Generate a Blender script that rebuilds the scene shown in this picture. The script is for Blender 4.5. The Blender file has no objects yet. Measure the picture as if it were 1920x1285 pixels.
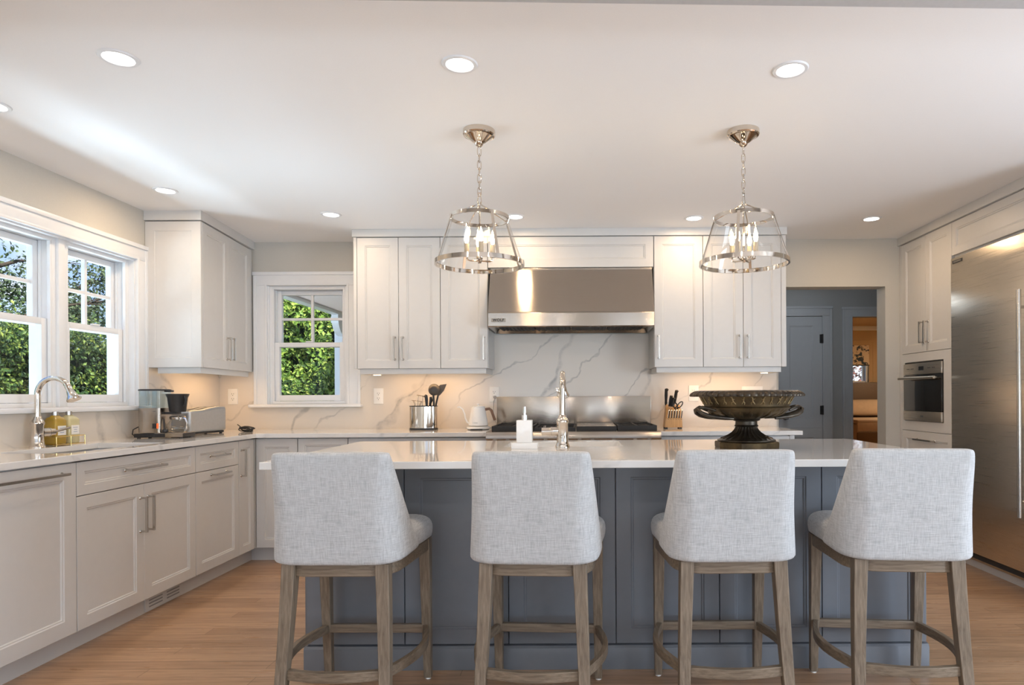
import bpy, bmesh, math, random
import numpy as np
from mathutils import Vector, Matrix
random.seed(7)
SC = bpy.context.scene
COL = SC.collection
PI = math.pi

# ---------------------------------------------------------------- camera
cd = bpy.data.cameras.new('camera')
cam = bpy.data.objects.new('camera', cd)
COL.objects.link(cam)
cd.sensor_fit = 'HORIZONTAL'
cd.sensor_width = 36.0
cd.lens = 1230 / 1920 * 36
cd.shift_x = (960 - 1084) / 1920
cd.shift_y = (743.5 - 642.5) / 1920
cd.clip_start = .05
cd.clip_end = 300
_p = .0055
cam.matrix_world = Matrix(((math.cos(_p), math.sin(_p), 0, 0), (0, 0, -1, 0),
                           (-math.sin(_p), math.cos(_p), 0, 1.165), (0, 0, 0, 1)))
SC.camera = cam

# ---------------------------------------------------------------- light and exposure
SC.view_settings.view_transform = 'Standard'
SC.view_settings.look = 'None'
SC.view_settings.gamma = 1
SC.view_settings.use_curve_mapping = False
SC.view_settings.exposure = 0.20

SKY = 1.3          # strength of the sky
SUN = 8.0
CAN = 3.5          # watts of one recessed downlight
BULB = 42.0       # emission of a candle bulb
UNDER = 1.7        # watts per metre of under-cabinet strip
REAR_FILL = 76.0         # watts of each fill lamp added behind the camera

wd = bpy.data.worlds.new('sky')
SC.world = wd
wd.use_nodes = True
nt = wd.node_tree
nt.nodes.clear()
def wn(t): return nt.nodes.new(t)
tc = wn('ShaderNodeTexCoord'); sx = wn('ShaderNodeSeparateXYZ'); nt.links.new(tc.outputs['Generated'], sx.inputs[0])
rp = wn('ShaderNodeValToRGB'); nt.links.new(sx.outputs['Z'], rp.inputs[0])
rp.color_ramp.elements[0].position = .0; rp.color_ramp.elements[0].color = (.50, .66, .90, 1)
rp.color_ramp.elements[1].position = .45; rp.color_ramp.elements[1].color = (.10, .26, .74, 1)
mp = wn('ShaderNodeMapping'); mp.inputs['Scale'].default_value = (1, 1, 2.6); nt.links.new(tc.outputs['Generated'], mp.inputs[0])
nz = wn('ShaderNodeTexNoise'); nz.inputs['Scale'].default_value = 4.2; nz.inputs['Detail'].default_value = 6
nt.links.new(mp.outputs[0], nz.inputs['Vector'])
cr = wn('ShaderNodeValToRGB'); nt.links.new(nz.outputs[0], cr.inputs[0])
cr.color_ramp.elements[0].position = .47; cr.color_ramp.elements[1].position = .62
mx = wn('ShaderNodeMixRGB'); nt.links.new(cr.outputs[0], mx.inputs[0]); nt.links.new(rp.outputs[0], mx.inputs[1]); mx.inputs[2].default_value = (.92, .95, 1, 1)
bgn = wn('ShaderNodeBackground'); bgn.inputs[1].default_value = SKY; nt.links.new(mx.outputs[0], bgn.inputs[0])
wo = wn('ShaderNodeOutputWorld'); nt.links.new(bgn.outputs[0], wo.inputs[0])

def lamp(name, kind, loc, energy, color, rot=(0, 0, 0), **kw):
    d = bpy.data.lights.new(name, kind)
    d.energy = energy
    d.color = color
    for k, v in kw.items():
        setattr(d, k, v)
    o = bpy.data.objects.new(name, d)
    COL.objects.link(o)
    o.location = loc
    o.rotation_euler = rot
    return o

lamp('sun', 'SUN', (6, -8, 12), SUN, (1, .95, .86), (math.radians(42), 0, math.radians(38)), angle=.02)
COOL = (.76, .88, 1.0)
for _x in (-1.3, 1.6):     # unseen fill lamps added at the wall behind the camera, tilted towards the ceiling
    lamp('added_fill', 'AREA', (_x, -3.45, .75), REAR_FILL, COOL, (math.radians(158), 0, 0), shape='RECTANGLE', size=2.0, size_y=.9)

# unseen lamp added below the sink windows, stands in for light off the ground
lamp('added_fill', 'AREA', (-5.1, 3.5, -.12), 690, (.68, .84, 1.0), (0, math.radians(-160), 0), shape='RECTANGLE', size=2.6, size_y=3.6)
lamp('added_fill', 'AREA', (3.75, .55, 1.0), 112, (.74, .87, 1.0), (0, math.radians(104), 0), shape='RECTANGLE', size=1.3, size_y=2.2)  # unseen fill lamp added beyond the right wall, brightens ceiling and left cabinets

for _x in (-1.5, -.2, 1.1):   # bare unseen lamps added behind the camera, without fixtures
    lamp('downlight', 'AREA', (_x, .3, 2.39), 5, (1, .93, .84), shape='DISK', size=.09)

# ---------------------------------------------------------------- materials
class NT:
    def __init__(s, name):
        s.m = bpy.data.materials.new(name); s.m.use_nodes = True
        s.t = s.m.node_tree; s.t.nodes.clear()
        s.out = s.n('ShaderNodeOutputMaterial')
        s.b = s.n('ShaderNodeBsdfPrincipled')
        s.l(s.b.outputs[0], s.out.inputs[0])
    def n(s, t, **kw):
        q = s.t.nodes.new(t)
        for k, v in kw.items():
            setattr(q, k, v)
        return q
    def l(s, a, b): s.t.links.new(a, b)
    def set(s, **kw):
        for k, v in kw.items():
            i = s.b.inputs[k.replace('_', ' ')]
            i.default_value = (*v, 1) if isinstance(v, tuple) and len(v) == 3 else v
        return s
    def coords(s, scale=(1, 1, 1), rot=(0, 0, 0), kind='Object'):
        c = s.n('ShaderNodeTexCoord'); m = s.n('ShaderNodeMapping')
        m.inputs['Scale'].default_value = scale; m.inputs['Rotation'].default_value = rot
        s.l(c.outputs[kind], m.inputs[0]); return m.outputs[0]
    def noise(s, vec, scale, detail=3, rough=.5, dist=0):
        q = s.n('ShaderNodeTexNoise'); q.inputs['Scale'].default_value = scale
        q.inputs['Detail'].default_value = detail; q.inputs['Roughness'].default_value = rough
        q.inputs['Distortion'].default_value = dist
        s.l(vec, q.inputs['Vector']); return q.outputs[0]
    def ramp(s, f, stops):
        q = s.n('ShaderNodeValToRGB'); s.l(f, q.inputs[0]); e = q.color_ramp.elements
        while len(e) < len(stops): e.new(.5)
        for k, (p, c) in enumerate(stops):
            e[k].position = p; e[k].color = (*c, 1) if isinstance(c, tuple) else (c, c, c, 1)
        return q.outputs[0]
    def math(s, op, a, b=None):
        q = s.n('ShaderNodeMath', operation=op)
        for k, v in enumerate((a, b)):
            if v is None: continue
            if isinstance(v, (int, float)): q.inputs[k].default_value = v
            else: s.l(v, q.inputs[k])
        return q.outputs[0]
    def mix(s, f, a, b, mode='MIX'):
        q = s.n('ShaderNodeMixRGB', blend_type=mode)
        for k, v in enumerate((f, a, b)):
            if isinstance(v, (int, float)): q.inputs[k].default_value = v
            elif isinstance(v, tuple): q.inputs[k].default_value = (*v, 1)
            else: s.l(v, q.inputs[k])
        return q.outputs[0]
    def color(s, o): s.l(o, s.b.inputs['Base Color']); return s
    def rough(s, o): s.l(o, s.b.inputs['Roughness']); return s
    def bump(s, h, strength=.2, dist=.01):
        q = s.n('ShaderNodeBump'); q.inputs['Strength'].default_value = strength; q.inputs['Distance'].default_value = dist
        s.l(h, q.inputs['Height']); s.l(q.outputs[0], s.b.inputs['Normal']); return s

def plain(name, col, rough=.5, metal=0.0, bump=0.0, bscale=60, var=.03, **kw):
    t = NT(name).set(Roughness=rough, Metallic=metal, **kw)
    v = t.coords()
    n = t.noise(v, bscale, 3)
    a = tuple(max(0, c * (1 - var)) for c in col); b = tuple(min(1, c * (1 + var)) for c in col)
    t.color(t.ramp(n, [(.3, a), (.7, b)]))
    if bump: t.bump(n, bump, .004)
    return t.m

def quartz(name, base, vein, seed=0.0, coat=.5, rough=.12, amount=1.0):
    t = NT(name).set(Roughness=rough, Coat_Weight=coat, Coat_Roughness=.03)
    v = t.coords((1, 1, 1), (0, 0, 0))
    def veins(rot, scale, dist, w, off):
        m = t.coords((1, 1, 1), rot); k = t.n('ShaderNodeTexWave', wave_type='BANDS', bands_direction='X', wave_profile='SIN')
        k.inputs['Scale'].default_value = scale; k.inputs['Distortion'].default_value = dist; k.inputs['Detail'].default_value = 5
        k.inputs['Detail Scale'].default_value = .9; k.inputs['Detail Roughness'].default_value = .62; k.inputs['Phase Offset'].default_value = off
        t.l(m, k.inputs['Vector'])
        return t.ramp(k.outputs[0], [(1 - w, 0.0), (1 - w * .35, .6), (1.0, 1.0)])
    v1 = veins((.25, math.radians(-38), .55), .50, 5.5, .010, seed * 9)
    v2 = veins((.1, math.radians(-52), .3), 1.0, 6.0, .008, 2 + seed * 5)
    m1 = t.ramp(t.noise(v, 1.3, 2), [(.38, .35), (.58, 1.0)])
    m2 = t.ramp(t.noise(t.coords((1, 1, 1), (1, 2, 3)), 1.6, 2), [(.42, .15), (.58, .75)])
    brk = t.ramp(t.noise(v, 14, 4, .7), [(.35, .25), (.6, 1.0)])
    f = t.math('MULTIPLY', t.math('ADD', t.math('MULTIPLY', v1, m1), t.math('MULTIPLY', v2, m2)), brk)
    f = t.math('MULTIPLY', f, amount)
    cloud = t.ramp(t.noise(v, 2.2, 4), [(.3, tuple(c * .97 for c in base)), (.7, base)])
    t.color(t.mix(f, cloud, vein))
    return t.m

def brushed(name, col, rough, scale, aniso=.5, rot=0.0, axis=None, wavy=0.0, dark=.93):
    t = NT(name).set(Metallic=1.0, Anisotropic=aniso, Anisotropic_Rotation=rot)
    n = t.noise(t.coords(scale), 5, 4, .6)
    t.color(t.ramp(n, [(.3, tuple(c * dark for c in col)), (.7, col)]))
    t.rough(t.ramp(n, [(.3, rough * .85), (.7, rough * 1.15)]))
    if wavy:
        w = t.noise(t.coords((.6, .6, 3.2)), 1.5, 2); t.bump(w, wavy, .02)
    else: t.bump(n, .03, .002)
    if axis:
        g = t.n('ShaderNodeTangent', direction_type='RADIAL', axis=axis); t.l(g.outputs[0], t.b.inputs['Tangent'])
    return t.m

def floor_mat():
    t = NT('oak floor').set(Coat_Weight=.25, Coat_Roughness=.18)
    v = t.coords()
    bk = t.n('ShaderNodeTexBrick'); t.l(v, bk.inputs['Vector'])
    bk.offset = .37; bk.offset_frequency = 3; bk.squash = 1
    for k, x in (('Scale', 1.0), ('Mortar Size', .0012), ('Mortar Smooth', .1), ('Bias', 0.0), ('Brick Width', 1.35), ('Row Height', .083)):
        bk.inputs[k].default_value = x
    bk.inputs['Color1'].default_value = (0, 0, 0, 1); bk.inputs['Color2'].default_value = (1, 1, 1, 1); bk.inputs['Mortar'].default_value = (.5, .5, .5, 1)
    g = t.noise(t.coords((1.2, 22, 1)), 3.0, 6, .62, .6)
    fine = t.noise(t.coords((3, 120, 1)), 3.0, 3, .6)
    tone = t.ramp(bk.outputs[0], [(0, (.400, .235, .130)), (1, (.530, .325, .190))])
    grain = t.ramp(g, [(.28, .62), (.5, .95), (.72, 1.12)])
    c = t.mix(1.0, tone, grain, 'MULTIPLY')
    c = t.mix(.35, c, t.ramp(fine, [(.35, .7), (.65, 1.1)]), 'MULTIPLY')
    c = t.mix(t.math('MULTIPLY', bk.outputs['Fac'], .7), c, (.05, .028, .016))
    t.color(c)
    t.rough(t.ramp(g, [(.3, .36), (.7, .26)]))
    t.bump(t.math('SUBTRACT', g, t.math('MULTIPLY', bk.outputs['Fac'], 2.0)), .06, .004)
    return t.m

def wood(name, dark, light, axis=2, rough=.5, scale=9):
    t = NT(name).set(Roughness=rough)
    s = [14, 14, 14]; s[axis] = 1.0
    n = t.noise(t.coords(tuple(s)), scale, 5, .6, .4)
    p = t.noise(t.coords(), 5, 2)
    c = t.ramp(n, [(.28, dark), (.72, light)])
    t.color(t.mix(.3, c, t.ramp(p, [(.3, .7), (.7, 1.15)]), 'MULTIPLY'))
    t.bump(n, .12, .003)
    return t.m

def fabric(name, a, b):
    t = NT(name).set(Roughness=.95, Sheen_Weight=.25, Specular_IOR_Level=.2)
    h = t.noise(t.coords((18, 18, 260)), 1.6, 3, .6)
    v = t.noise(t.coords((260, 60, 18)), 1.6, 3, .6)
    w = t.math('ADD', t.math('MULTIPLY', h, .5), t.math('MULTIPLY', v, .5))
    t.color(t.ramp(w, [(.36, a), (.62, b)]))
    t.bump(w, .35, .004)
    return t.m

def leaf_mat(name, cols, rough=.55):
    t = NT(name).set(Roughness=rough)
    g = t.n('ShaderNodeNewGeometry')
    c = t.ramp(g.outputs['Random Per Island'], cols)
    p = t.ramp(t.noise(t.coords(), 1.3, 3), [(.3, .65), (.7, 1.2)])
    t.color(t.mix(1.0, c, p, 'MULTIPLY'))
    return t.m

def glass(name, tint=(1, 1, 1), refl=1.0, rough=0.0):
    t = NT(name); t.t.nodes.remove(t.b)
    tr = t.n('ShaderNodeBsdfTransparent'); tr.inputs[0].default_value = (*tint, 1)
    gl = t.n('ShaderNodeBsdfGlossy'); gl.inputs['Roughness'].default_value = rough
    fr = t.n('ShaderNodeFresnel'); ge = t.n('ShaderNodeNewGeometry')
    t.l(t.math('ADD', 1.45, t.math('MULTIPLY', ge.outputs['Backfacing'], 1 / 1.45 - 1.45)), fr.inputs[0])
    mx = t.n('ShaderNodeMixShader')
    t.l(t.math('MULTIPLY', fr.outputs[0], refl), mx.inputs[0]); t.l(tr.outputs[0], mx.inputs[1]); t.l(gl.outputs[0], mx.inputs[2])
    t.l(mx.outputs[0], t.out.inputs[0])
    return t.m

def glow(name, col, strength):
    t = NT(name).set(Base_Color=(.9, .9, .9), Emission_Color=col, Emission_Strength=strength)
    return t.m

M = dict(
    cab=plain('white cabinet paint', (.65, .64, .625), .38, bscale=25, var=.01),
    beam=plain('shade grey beam', (.50, .50, .505), .7),  # grey stands in for the dimmer light on the beam's underside
    trim=plain('white trim paint', (.79, .81, .835), .35, bscale=25, var=.01),
    wall=plain('greige wall paint', (.58, .56, .51), .7, bump=.05, bscale=180, var=.02),
    hall=plain('grey hall paint', (.40, .41, .41), .7, bump=.05, bscale=180, var=.02),
    halltrim=plain('grey hall trim paint', (.52, .545, .57), .4, bscale=25, var=.01),
    tan=plain('tan bedroom paint', (.55, .40, .24), .75, bscale=180, var=.02),
    ceil=plain('ceiling paint', (.90, .90, .905), .8, bump=.03, bscale=200, var=.01),
    island=plain('slate blue island paint', (.165, .175, .195), .36, bscale=25, var=.02),
    quartz=quartz('white quartz', (.80, .79, .775), (.47, .47, .48), 0.0, .5, .10, .55),
    splash=quartz('veined quartz slab', (.71, .655, .585), (.30, .285, .27), .7, .15, .22, .8),
    floor=floor_mat(),
    steel=brushed('brushed steel', (.45, .395, .34), .20, (1, 1, 60), .92, 0, 'X'),
    steelh=brushed('horizontally brushed steel', (.62, .56, .475), .30, (.5, .5, 80), .6, 0, 'Z', .35, .975),
    sinksteel=brushed('satin sink steel', (.62, .62, .62), .35, (30, 2, 2), .2),
    nickel=plain('polished nickel', (.70, .63, .55), .07, 1.0, var=.02),
    pull=plain('satin nickel pull', (.56, .53, .49), .26, 1.0, var=.03),
    chrome=plain('chrome', (.85, .85, .85), .05, 1.0, var=.01),
    black=plain('black plastic', (.018, .018, .02), .38, bscale=90, var=.1),
    iron=plain('black cast iron', (.02, .02, .021), .6, bump=.1, bscale=150, var=.1),
    dark=plain('dark recess', (.03, .03, .03), .7, var=.1),
    legwood=wood('weathered oak', (.12, .085, .055), (.27, .21, .15)),
    legwoodx=wood('weathered oak crosswise', (.12, .085, .055), (.27, .21, .15), 0),
    legwoody=wood('weathered oak lengthwise', (.12, .085, .055), (.27, .21, .15), 1),
    sleeve=plain('candle sleeve', (.42, .37, .29), .5),
    block=wood('beech block', (.50, .27, .10), (.66, .38, .16), 2, .4, 5),
    walnut=wood('walnut', (.13, .06, .03), (.22, .11, .055), 2, .4, 6),
    linen=fabric('oatmeal linen', (.38, .39, .40), (.58, .59, .60)),
    ceramic=plain('white ceramic', (.88, .88, .87), .2, var=.01),
    plastic=plain('white plastic', (.86, .85, .82), .35, var=.01),
    slot=plain('outlet slot', (.05, .05, .05), .6, var=.05),
    pane=glass('window pane', (.975, .99, .985), .35),
    shade=glass('clear shade glass', (.985, .98, .97), 1.0),
    tank=glass('tinted tank glass', (.86, .92, .95), 1.0, .02),
    carafe=glass('carafe glass', (.90, .90, .88), 1.5),
    lens=glow('downlight lens', (1, .94, .85), 7),
    bulb=glow('candle bulb', (1, .74, .42), BULB),
    puck=glow('under cabinet lens', (1, .72, .40), 5),
    oven=plain('oven black glass', (.012, .011, .010), .06, Coat_Weight=.6),
)
# ---------------------------------------------------------------- mesh helpers
def tag(o, label=None, cat=None, group=None, kind=None):
    for k, v in (('label', label), ('category', cat), ('group', group), ('kind', kind)):
        if v: o[k] = v
    return o

def empty(name, loc, label, cat, group=None, rz=0.0):
    o = bpy.data.objects.new(name, None)
    o.empty_display_size = .05
    COL.objects.link(o)
    o.location = loc
    o.rotation_euler = (0, 0, rz)
    return tag(o, label, cat, group)

def rootof(o):
    while o.parent: o = o.parent
    return o

def obj(name, bm, mat, parent=None, local=False, smooth=35, bevel=0.0, subsurf=0, label=None):
    """One mesh object from a bmesh; coordinates are room coordinates unless local."""
    if parent is not None and not local:
        bmesh.ops.translate(bm, verts=bm.verts, vec=-Vector(rootof(parent).location))
    bmesh.ops.recalc_face_normals(bm, faces=bm.faces)
    me = bpy.data.meshes.new(name)
    bm.to_mesh(me); bm.free()
    for m in (mat if isinstance(mat, (list, tuple)) else [mat]):
        me.materials.append(m)
    if smooth:
        me.polygons.foreach_set('use_smooth', [True] * len(me.polygons))
        me.set_sharp_from_angle(angle=math.radians(smooth))
    o = bpy.data.objects.new(name, me)
    COL.objects.link(o)
    if parent is not None: o.parent = parent
    if bevel:
        b = o.modifiers.new('bevel', 'BEVEL'); b.width = bevel; b.segments = 2; b.limit_method = 'ANGLE'; b.angle_limit = math.radians(40)
    if subsurf:
        s = o.modifiers.new('subdivision', 'SUBSURF'); s.levels = subsurf; s.render_levels = subsurf
    if label: o['label'] = label
    return o

def struct(name, bm, mat, **kw):
    o = obj(name, bm, mat, **kw); o['kind'] = 'structure'; return o

def copy_tree(o, parent=None):
    c = o.copy(); COL.objects.link(c)
    if parent is not None: c.parent = parent
    for ch in list(o.children): copy_tree(ch, c)
    return c

def B(): return bmesh.new()

def box(bm, x0, x1, y0, y1, z0, z1, bev=0.0, mi=0):
    r = bmesh.ops.create_cube(bm, size=1.0)
    vs = r['verts']
    for v in vs:
        v.co = Vector((x0 + (v.co.x + .5) * (x1 - x0), y0 + (v.co.y + .5) * (y1 - y0), z0 + (v.co.z + .5) * (z1 - z0)))
    fs = {f for v in vs for f in v.link_faces}
    for f in fs: f.material_index = mi
    if bev:
        es = list({e for v in vs for e in v.link_edges})
        bmesh.ops.bevel(bm, geom=es, offset=bev, segments=2, profile=.6, affect='EDGES')
    return vs

def boxm(bm, mtx, sx, sy, sz, bev=0.0):
    """box of full sizes centred at a matrix"""
    r = bmesh.ops.create_cube(bm, size=1.0); vs = r['verts']
    for v in vs: v.co = mtx @ Vector((v.co.x * sx, v.co.y * sy, v.co.z * sz))
    if bev:
        bmesh.ops.bevel(bm, geom=list({e for v in vs for e in v.link_edges}), offset=bev, segments=2, profile=.6, affect='EDGES')

def frame_of(d):
    d = Vector(d).normalized()
    a = Vector((0, 0, 1)) if abs(d.z) < .9 else Vector((1, 0, 0))
    u = d.cross(a).normalized(); return u, d.cross(u).normalized()

def cyl(bm, p0, p1, r0, r1=None, seg=20, caps=True):
    r1 = r0 if r1 is None else r1
    p0, p1 = Vector(p0), Vector(p1)
    u, w = frame_of(p1 - p0)
    R = [[bm.verts.new(p + (u * math.cos(2 * PI * k / seg) + w * math.sin(2 * PI * k / seg)) * r) for k in range(seg)] for p, r in ((p0, r0), (p1, r1))]
    for k in range(seg):
        bm.faces.new((R[0][k], R[0][(k + 1) % seg], R[1][(k + 1) % seg], R[1][k]))
    if caps: bm.faces.new(R[0][::-1]); bm.faces.new(R[1])

def tube(bm, pts, r, seg=10, closed=False, flat=1.0, up=None):
    P = [Vector(p) for p in pts]; n = len(P)
    rs = r if isinstance(r, (list, tuple)) else [r] * n
    T = []
    for i in range(n):
        a = P[(i - 1) % n] if closed or i else P[0]; b = P[(i + 1) % n] if closed or i < n - 1 else P[-1]
        T.append((b - a).normalized())
    if up is not None: u = Vector(up); u = (u - T[0] * u.dot(T[0])).normalized()
    else: u, _ = frame_of(T[0])
    rings = []
    for i in range(n):
        u = (u - T[i] * u.dot(T[i])).normalized(); w = T[i].cross(u)
        rings.append([bm.verts.new(P[i] + (u * math.cos(2 * PI * k / seg) * flat + w * math.sin(2 * PI * k / seg)) * rs[i]) for k in range(seg)])
    m = n if closed else n - 1
    for i in range(m):
        A, C = rings[i], rings[(i + 1) % n]
        for k in range(seg):
            bm.faces.new((A[k], A[(k + 1) % seg], C[(k + 1) % seg], C[k]))
    if not closed: bm.faces.new(rings[0][::-1]); bm.faces.new(rings[-1])

def strip(bm, pts, hw, hh, up=(0, 0, 1)):
    """rectangular bar swept along pts: half width hw (sideways), half height hh (along up)"""
    P = [Vector(p) for p in pts]; n = len(P); up = Vector(up); rings = []
    for i in range(n):
        t = (P[min(i + 1, n - 1)] - P[max(i - 1, 0)]).normalized()
        s = t.cross(up).normalized(); u = s.cross(t).normalized()
        a = hw[i] if isinstance(hw, (list, tuple)) else hw; b = hh[i] if isinstance(hh, (list, tuple)) else hh
        rings.append([bm.verts.new(P[i] + s * x * a + u * y * b) for x, y in ((-1, -1), (1, -1), (1, 1), (-1, 1))])
    for i in range(n - 1):
        for k in range(4):
            bm.faces.new((rings[i][k], rings[i][(k + 1) % 4], rings[i + 1][(k + 1) % 4], rings[i + 1][k]))
    bm.faces.new(rings[0][::-1]); bm.faces.new(rings[-1])

def lathe(bm, prof, c=(0, 0, 0), seg=32, mod=None, close=False, rot0=0.0):
    """profile of (radius, z); mod(theta, radius, z, index) -> radius"""
    rings = []
    for i, (r, z) in enumerate(prof):
        if r < 1e-6: rings.append([bm.verts.new((c[0], c[1], c[2] + z))]); continue
        row = []
        for k in range(seg):
            th = 2 * PI * k / seg + rot0
            rr = mod(th, r, z, i) if mod else r
            row.append(bm.verts.new((c[0] + rr * math.cos(th), c[1] + rr * math.sin(th), c[2] + z)))
        rings.append(row)
    pairs = list(zip(rings, rings[1:])) + ([(rings[-1], rings[0])] if close else [])
    for a, b in pairs:
        if len(a) == 1 and len(b) == 1: continue
        for k in range(seg):
            k2 = (k + 1) % seg
            if len(a) == 1: bm.faces.new((a[0], b[k2], b[k]))
            elif len(b) == 1: bm.faces.new((a[k], a[k2], b[0]))
            else: bm.faces.new((a[k], a[k2], b[k2], b[k]))

def ring(bm, c, R, hw, hh, seg=40):
    """flat band ring around z: radial half width hw, half height hh"""
    lathe(bm, [(R - hw, -hh), (R + hw, -hh), (R + hw, hh), (R - hw, hh)], c, seg, close=True)

def prism(bm, pts, a, b, axis='x', mi=0):
    """polygon extruded along an axis from a to b; pts are the other two coordinates in order"""
    def P(p, t):
        return {'x': (t, p[0], p[1]), 'y': (p[0], t, p[1]), 'z': (p[0], p[1], t)}[axis]
    A = [bm.verts.new(P(p, a)) for p in pts]; C = [bm.verts.new(P(p, b)) for p in pts]
    n = len(pts); fs = []
    for k in range(n): fs.append(bm.faces.new((A[k], A[(k + 1) % n], C[(k + 1) % n], C[k])))
    fs.append(bm.faces.new(A[::-1])); fs.append(bm.faces.new(C))
    for f in fs: f.material_index = mi
    return fs

def grid_slab(bm, us, vs, keep, w0, w1, mp):
    """slab made of grid cells; keep(u, v) of a cell centre decides if the cell is solid"""
    nu, nv = len(us) - 1, len(vs) - 1
    K = [[keep((us[i] + us[i + 1]) / 2, (vs[j] + vs[j + 1]) / 2) for j in range(nv)] for i in range(nu)]
    V = {}
    def g(i, j, w):
        if (i, j, w) not in V: V[i, j, w] = bm.verts.new(mp(us[i], vs[j], w1 if w else w0))
        return V[i, j, w]
    for i in range(nu):
        for j in range(nv):
            if not K[i][j]: continue
            for w in (0, 1): bm.faces.new((g(i, j, w), g(i + 1, j, w), g(i + 1, j + 1, w), g(i, j + 1, w)))
            for (di, dj, a, b) in ((-1, 0, (0, 0), (0, 1)), (1, 0, (1, 0), (1, 1)), (0, -1, (0, 0), (1, 0)), (0, 1, (0, 1), (1, 1))):
                ii, jj = i + di, j + dj
                if 0 <= ii < nu and 0 <= jj < nv and K[ii][jj]: continue
                bm.faces.new((g(i + a[0], j + a[1], 0), g(i + b[0], j + b[1], 0), g(i + b[0], j + b[1], 1), g(i + a[0], j + a[1], 1)))

XZ = lambda u, v, w: (u, w, v)
YZ = lambda u, v, w: (w, u, v)
XY = lambda u, v, w: (u, v, w)

def panel(bm, O, U, N, w, h, t=.021, st=.058, rec=.009, V=(0, 0, 1), bead=True):
    """shaker front with a beaded recess: O lower-left back corner, U right, N outward"""
    O, U, N, V = Vector(O), Vector(U), Vector(N), Vector(V)
    e = .0015
    lv = [(0, 0.0), (0, t - e), (e, t), (st, t), (st + .004, t - .004), (st + .009, t - .004), (st + .013, t - rec)] if bead else [(0, 0.0), (0, t - e), (e, t)]
    rows = [[bm.verts.new(O + U * x + V * y + N * n) for x, y in ((i, i), (w - i, i), (w - i, h - i), (i, h - i))] for i, n in lv]
    for a, b in zip(rows, rows[1:]):
        for k in range(4): bm.faces.new((a[k], a[(k + 1) % 4], b[(k + 1) % 4], b[k]))
    bm.faces.new(rows[-1]); bm.faces.new(rows[0][::-1])

def pull(bm, P, A, N, L, out=.032, r=.0055):
    """U shaped bar pull centred at P on the face, bar along A"""
    P, A, N = Vector(P), Vector(A), Vector(N)
    for s in (-1, 1):
        q = P + A * (s * (L / 2 - r))
        cyl(bm, q, q + N * .004, .0095, .007, 12); cyl(bm, q, q + N * out, .0052, None, 10)
    a = P + N * out - A * (L / 2); b = P + N * out + A * (L / 2)
    S = A.cross(N)
    strip(bm, [a, b], r, r, N)

def rounded(pts, rad, seg=6):
    """polygon with rounded corners"""
    out = []; n = len(pts)
    for i in range(n):
        p, a, b = Vector(pts[i]), Vector(pts[i - 1]), Vector(pts[(i + 1) % n])
        r = rad[i] if isinstance(rad, (list, tuple)) else rad
        d1, d2 = (a - p).normalized(), (b - p).normalized()
        ang = d1.angle(d2); tl = min(r / math.tan(ang / 2), (a - p).length * .49, (b - p).length * .49)
        A, C = p + d1 * tl, p + d2 * tl
        for k in range(seg + 1):
            t = k / seg
            q = A * (1 - t) ** 2 + p * 2 * t * (1 - t) + C * t ** 2
            out.append((q.x, q.y))
    return out

def loft(bm, rows, cap0=True, cap1=True):
    R = [[bm.verts.new(p) for p in row] for row in rows]; n = len(R[0])
    for a, b in zip(R, R[1:]):
        for k in range(n): bm.faces.new((a[k], a[(k + 1) % n], b[(k + 1) % n], b[k]))
    if cap0: bm.faces.new(R[0][::-1])
    if cap1: bm.faces.new(R[-1])

def scaled(o2, s, c=(0, 0)): return [(c[0] + (x - c[0]) * s, c[1] + (y - c[1]) * s) for x, y in o2]
def inset(o2, d):
    cx = sum(p[0] for p in o2) / len(o2); cy = sum(p[1] for p in o2) / len(o2)
    out = []
    for x, y in o2:
        l = math.hypot(x - cx, y - cy); k = max(0, (l - d) / l) if l else 0
        out.append((cx + (x - cx) * k, cy + (y - cy) * k))
    return out

def arc(c, r, a0, a1, n, plane='xz', other=0.0):
    out = []
    for k in range(n + 1):
        a = math.radians(a0 + (a1 - a0) * k / n); u, v = c[0] + r * math.cos(a), c[1] + r * math.sin(a)
        out.append({'xz': (u, other, v), 'yz': (other, u, v), 'xy': (u, v, other)}[plane])
    return out
# ---------------------------------------------------------------- the room
ZC, XL, XRW, YB, YW2, YR = 2.41, -2.87, 3.20, 5.24, 5.387, -3.5
bm = B(); box(bm, XL - .15, 4.4, YR - .15, 12.1, -.12, 0.0); struct('floor', bm, M['floor'], smooth=0)
bm = B(); box(bm, XL - .15, 4.4, YR - .15, 7.3, ZC, ZC + .15); struct('ceiling', bm, M['ceil'], smooth=0)
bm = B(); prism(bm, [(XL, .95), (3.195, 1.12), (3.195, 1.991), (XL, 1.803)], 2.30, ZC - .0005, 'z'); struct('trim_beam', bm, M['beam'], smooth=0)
bm = B()
grid_slab(bm, [YR - .15, 2.79, 4.255, YW2], [0, 1.12, 2.07, ZC], lambda u, v: not (2.79 < u < 4.255 and 1.12 < v < 2.07), XL - .16, XL, YZ)
struct('wall_left', bm, M['wall'], smooth=0)
bm = B()
grid_slab(bm, [XL, -2.476, -1.839, 1.60, 2.457, 4.4], [0, 1.115, 2.03, 2.063, ZC],
          lambda u, v: not (-2.476 < u < -1.839 and 1.115 < v < 2.063) and not (1.60 < u < 2.457 and v < 2.03), YB, YW2, XZ)
struct('wall_back', bm, M['wall'], smooth=0)
bm = B()
grid_slab(bm, [YR - .15, .3, 2.8, YB], [0, 2.1, ZC], lambda u, v: not (.3 < u < 2.8 and v < 2.1), XRW, XRW + .15, YZ)  # opening added to let the side fill lamp in
struct('wall_right', bm, M['wall'], smooth=0)
bm = B()
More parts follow.
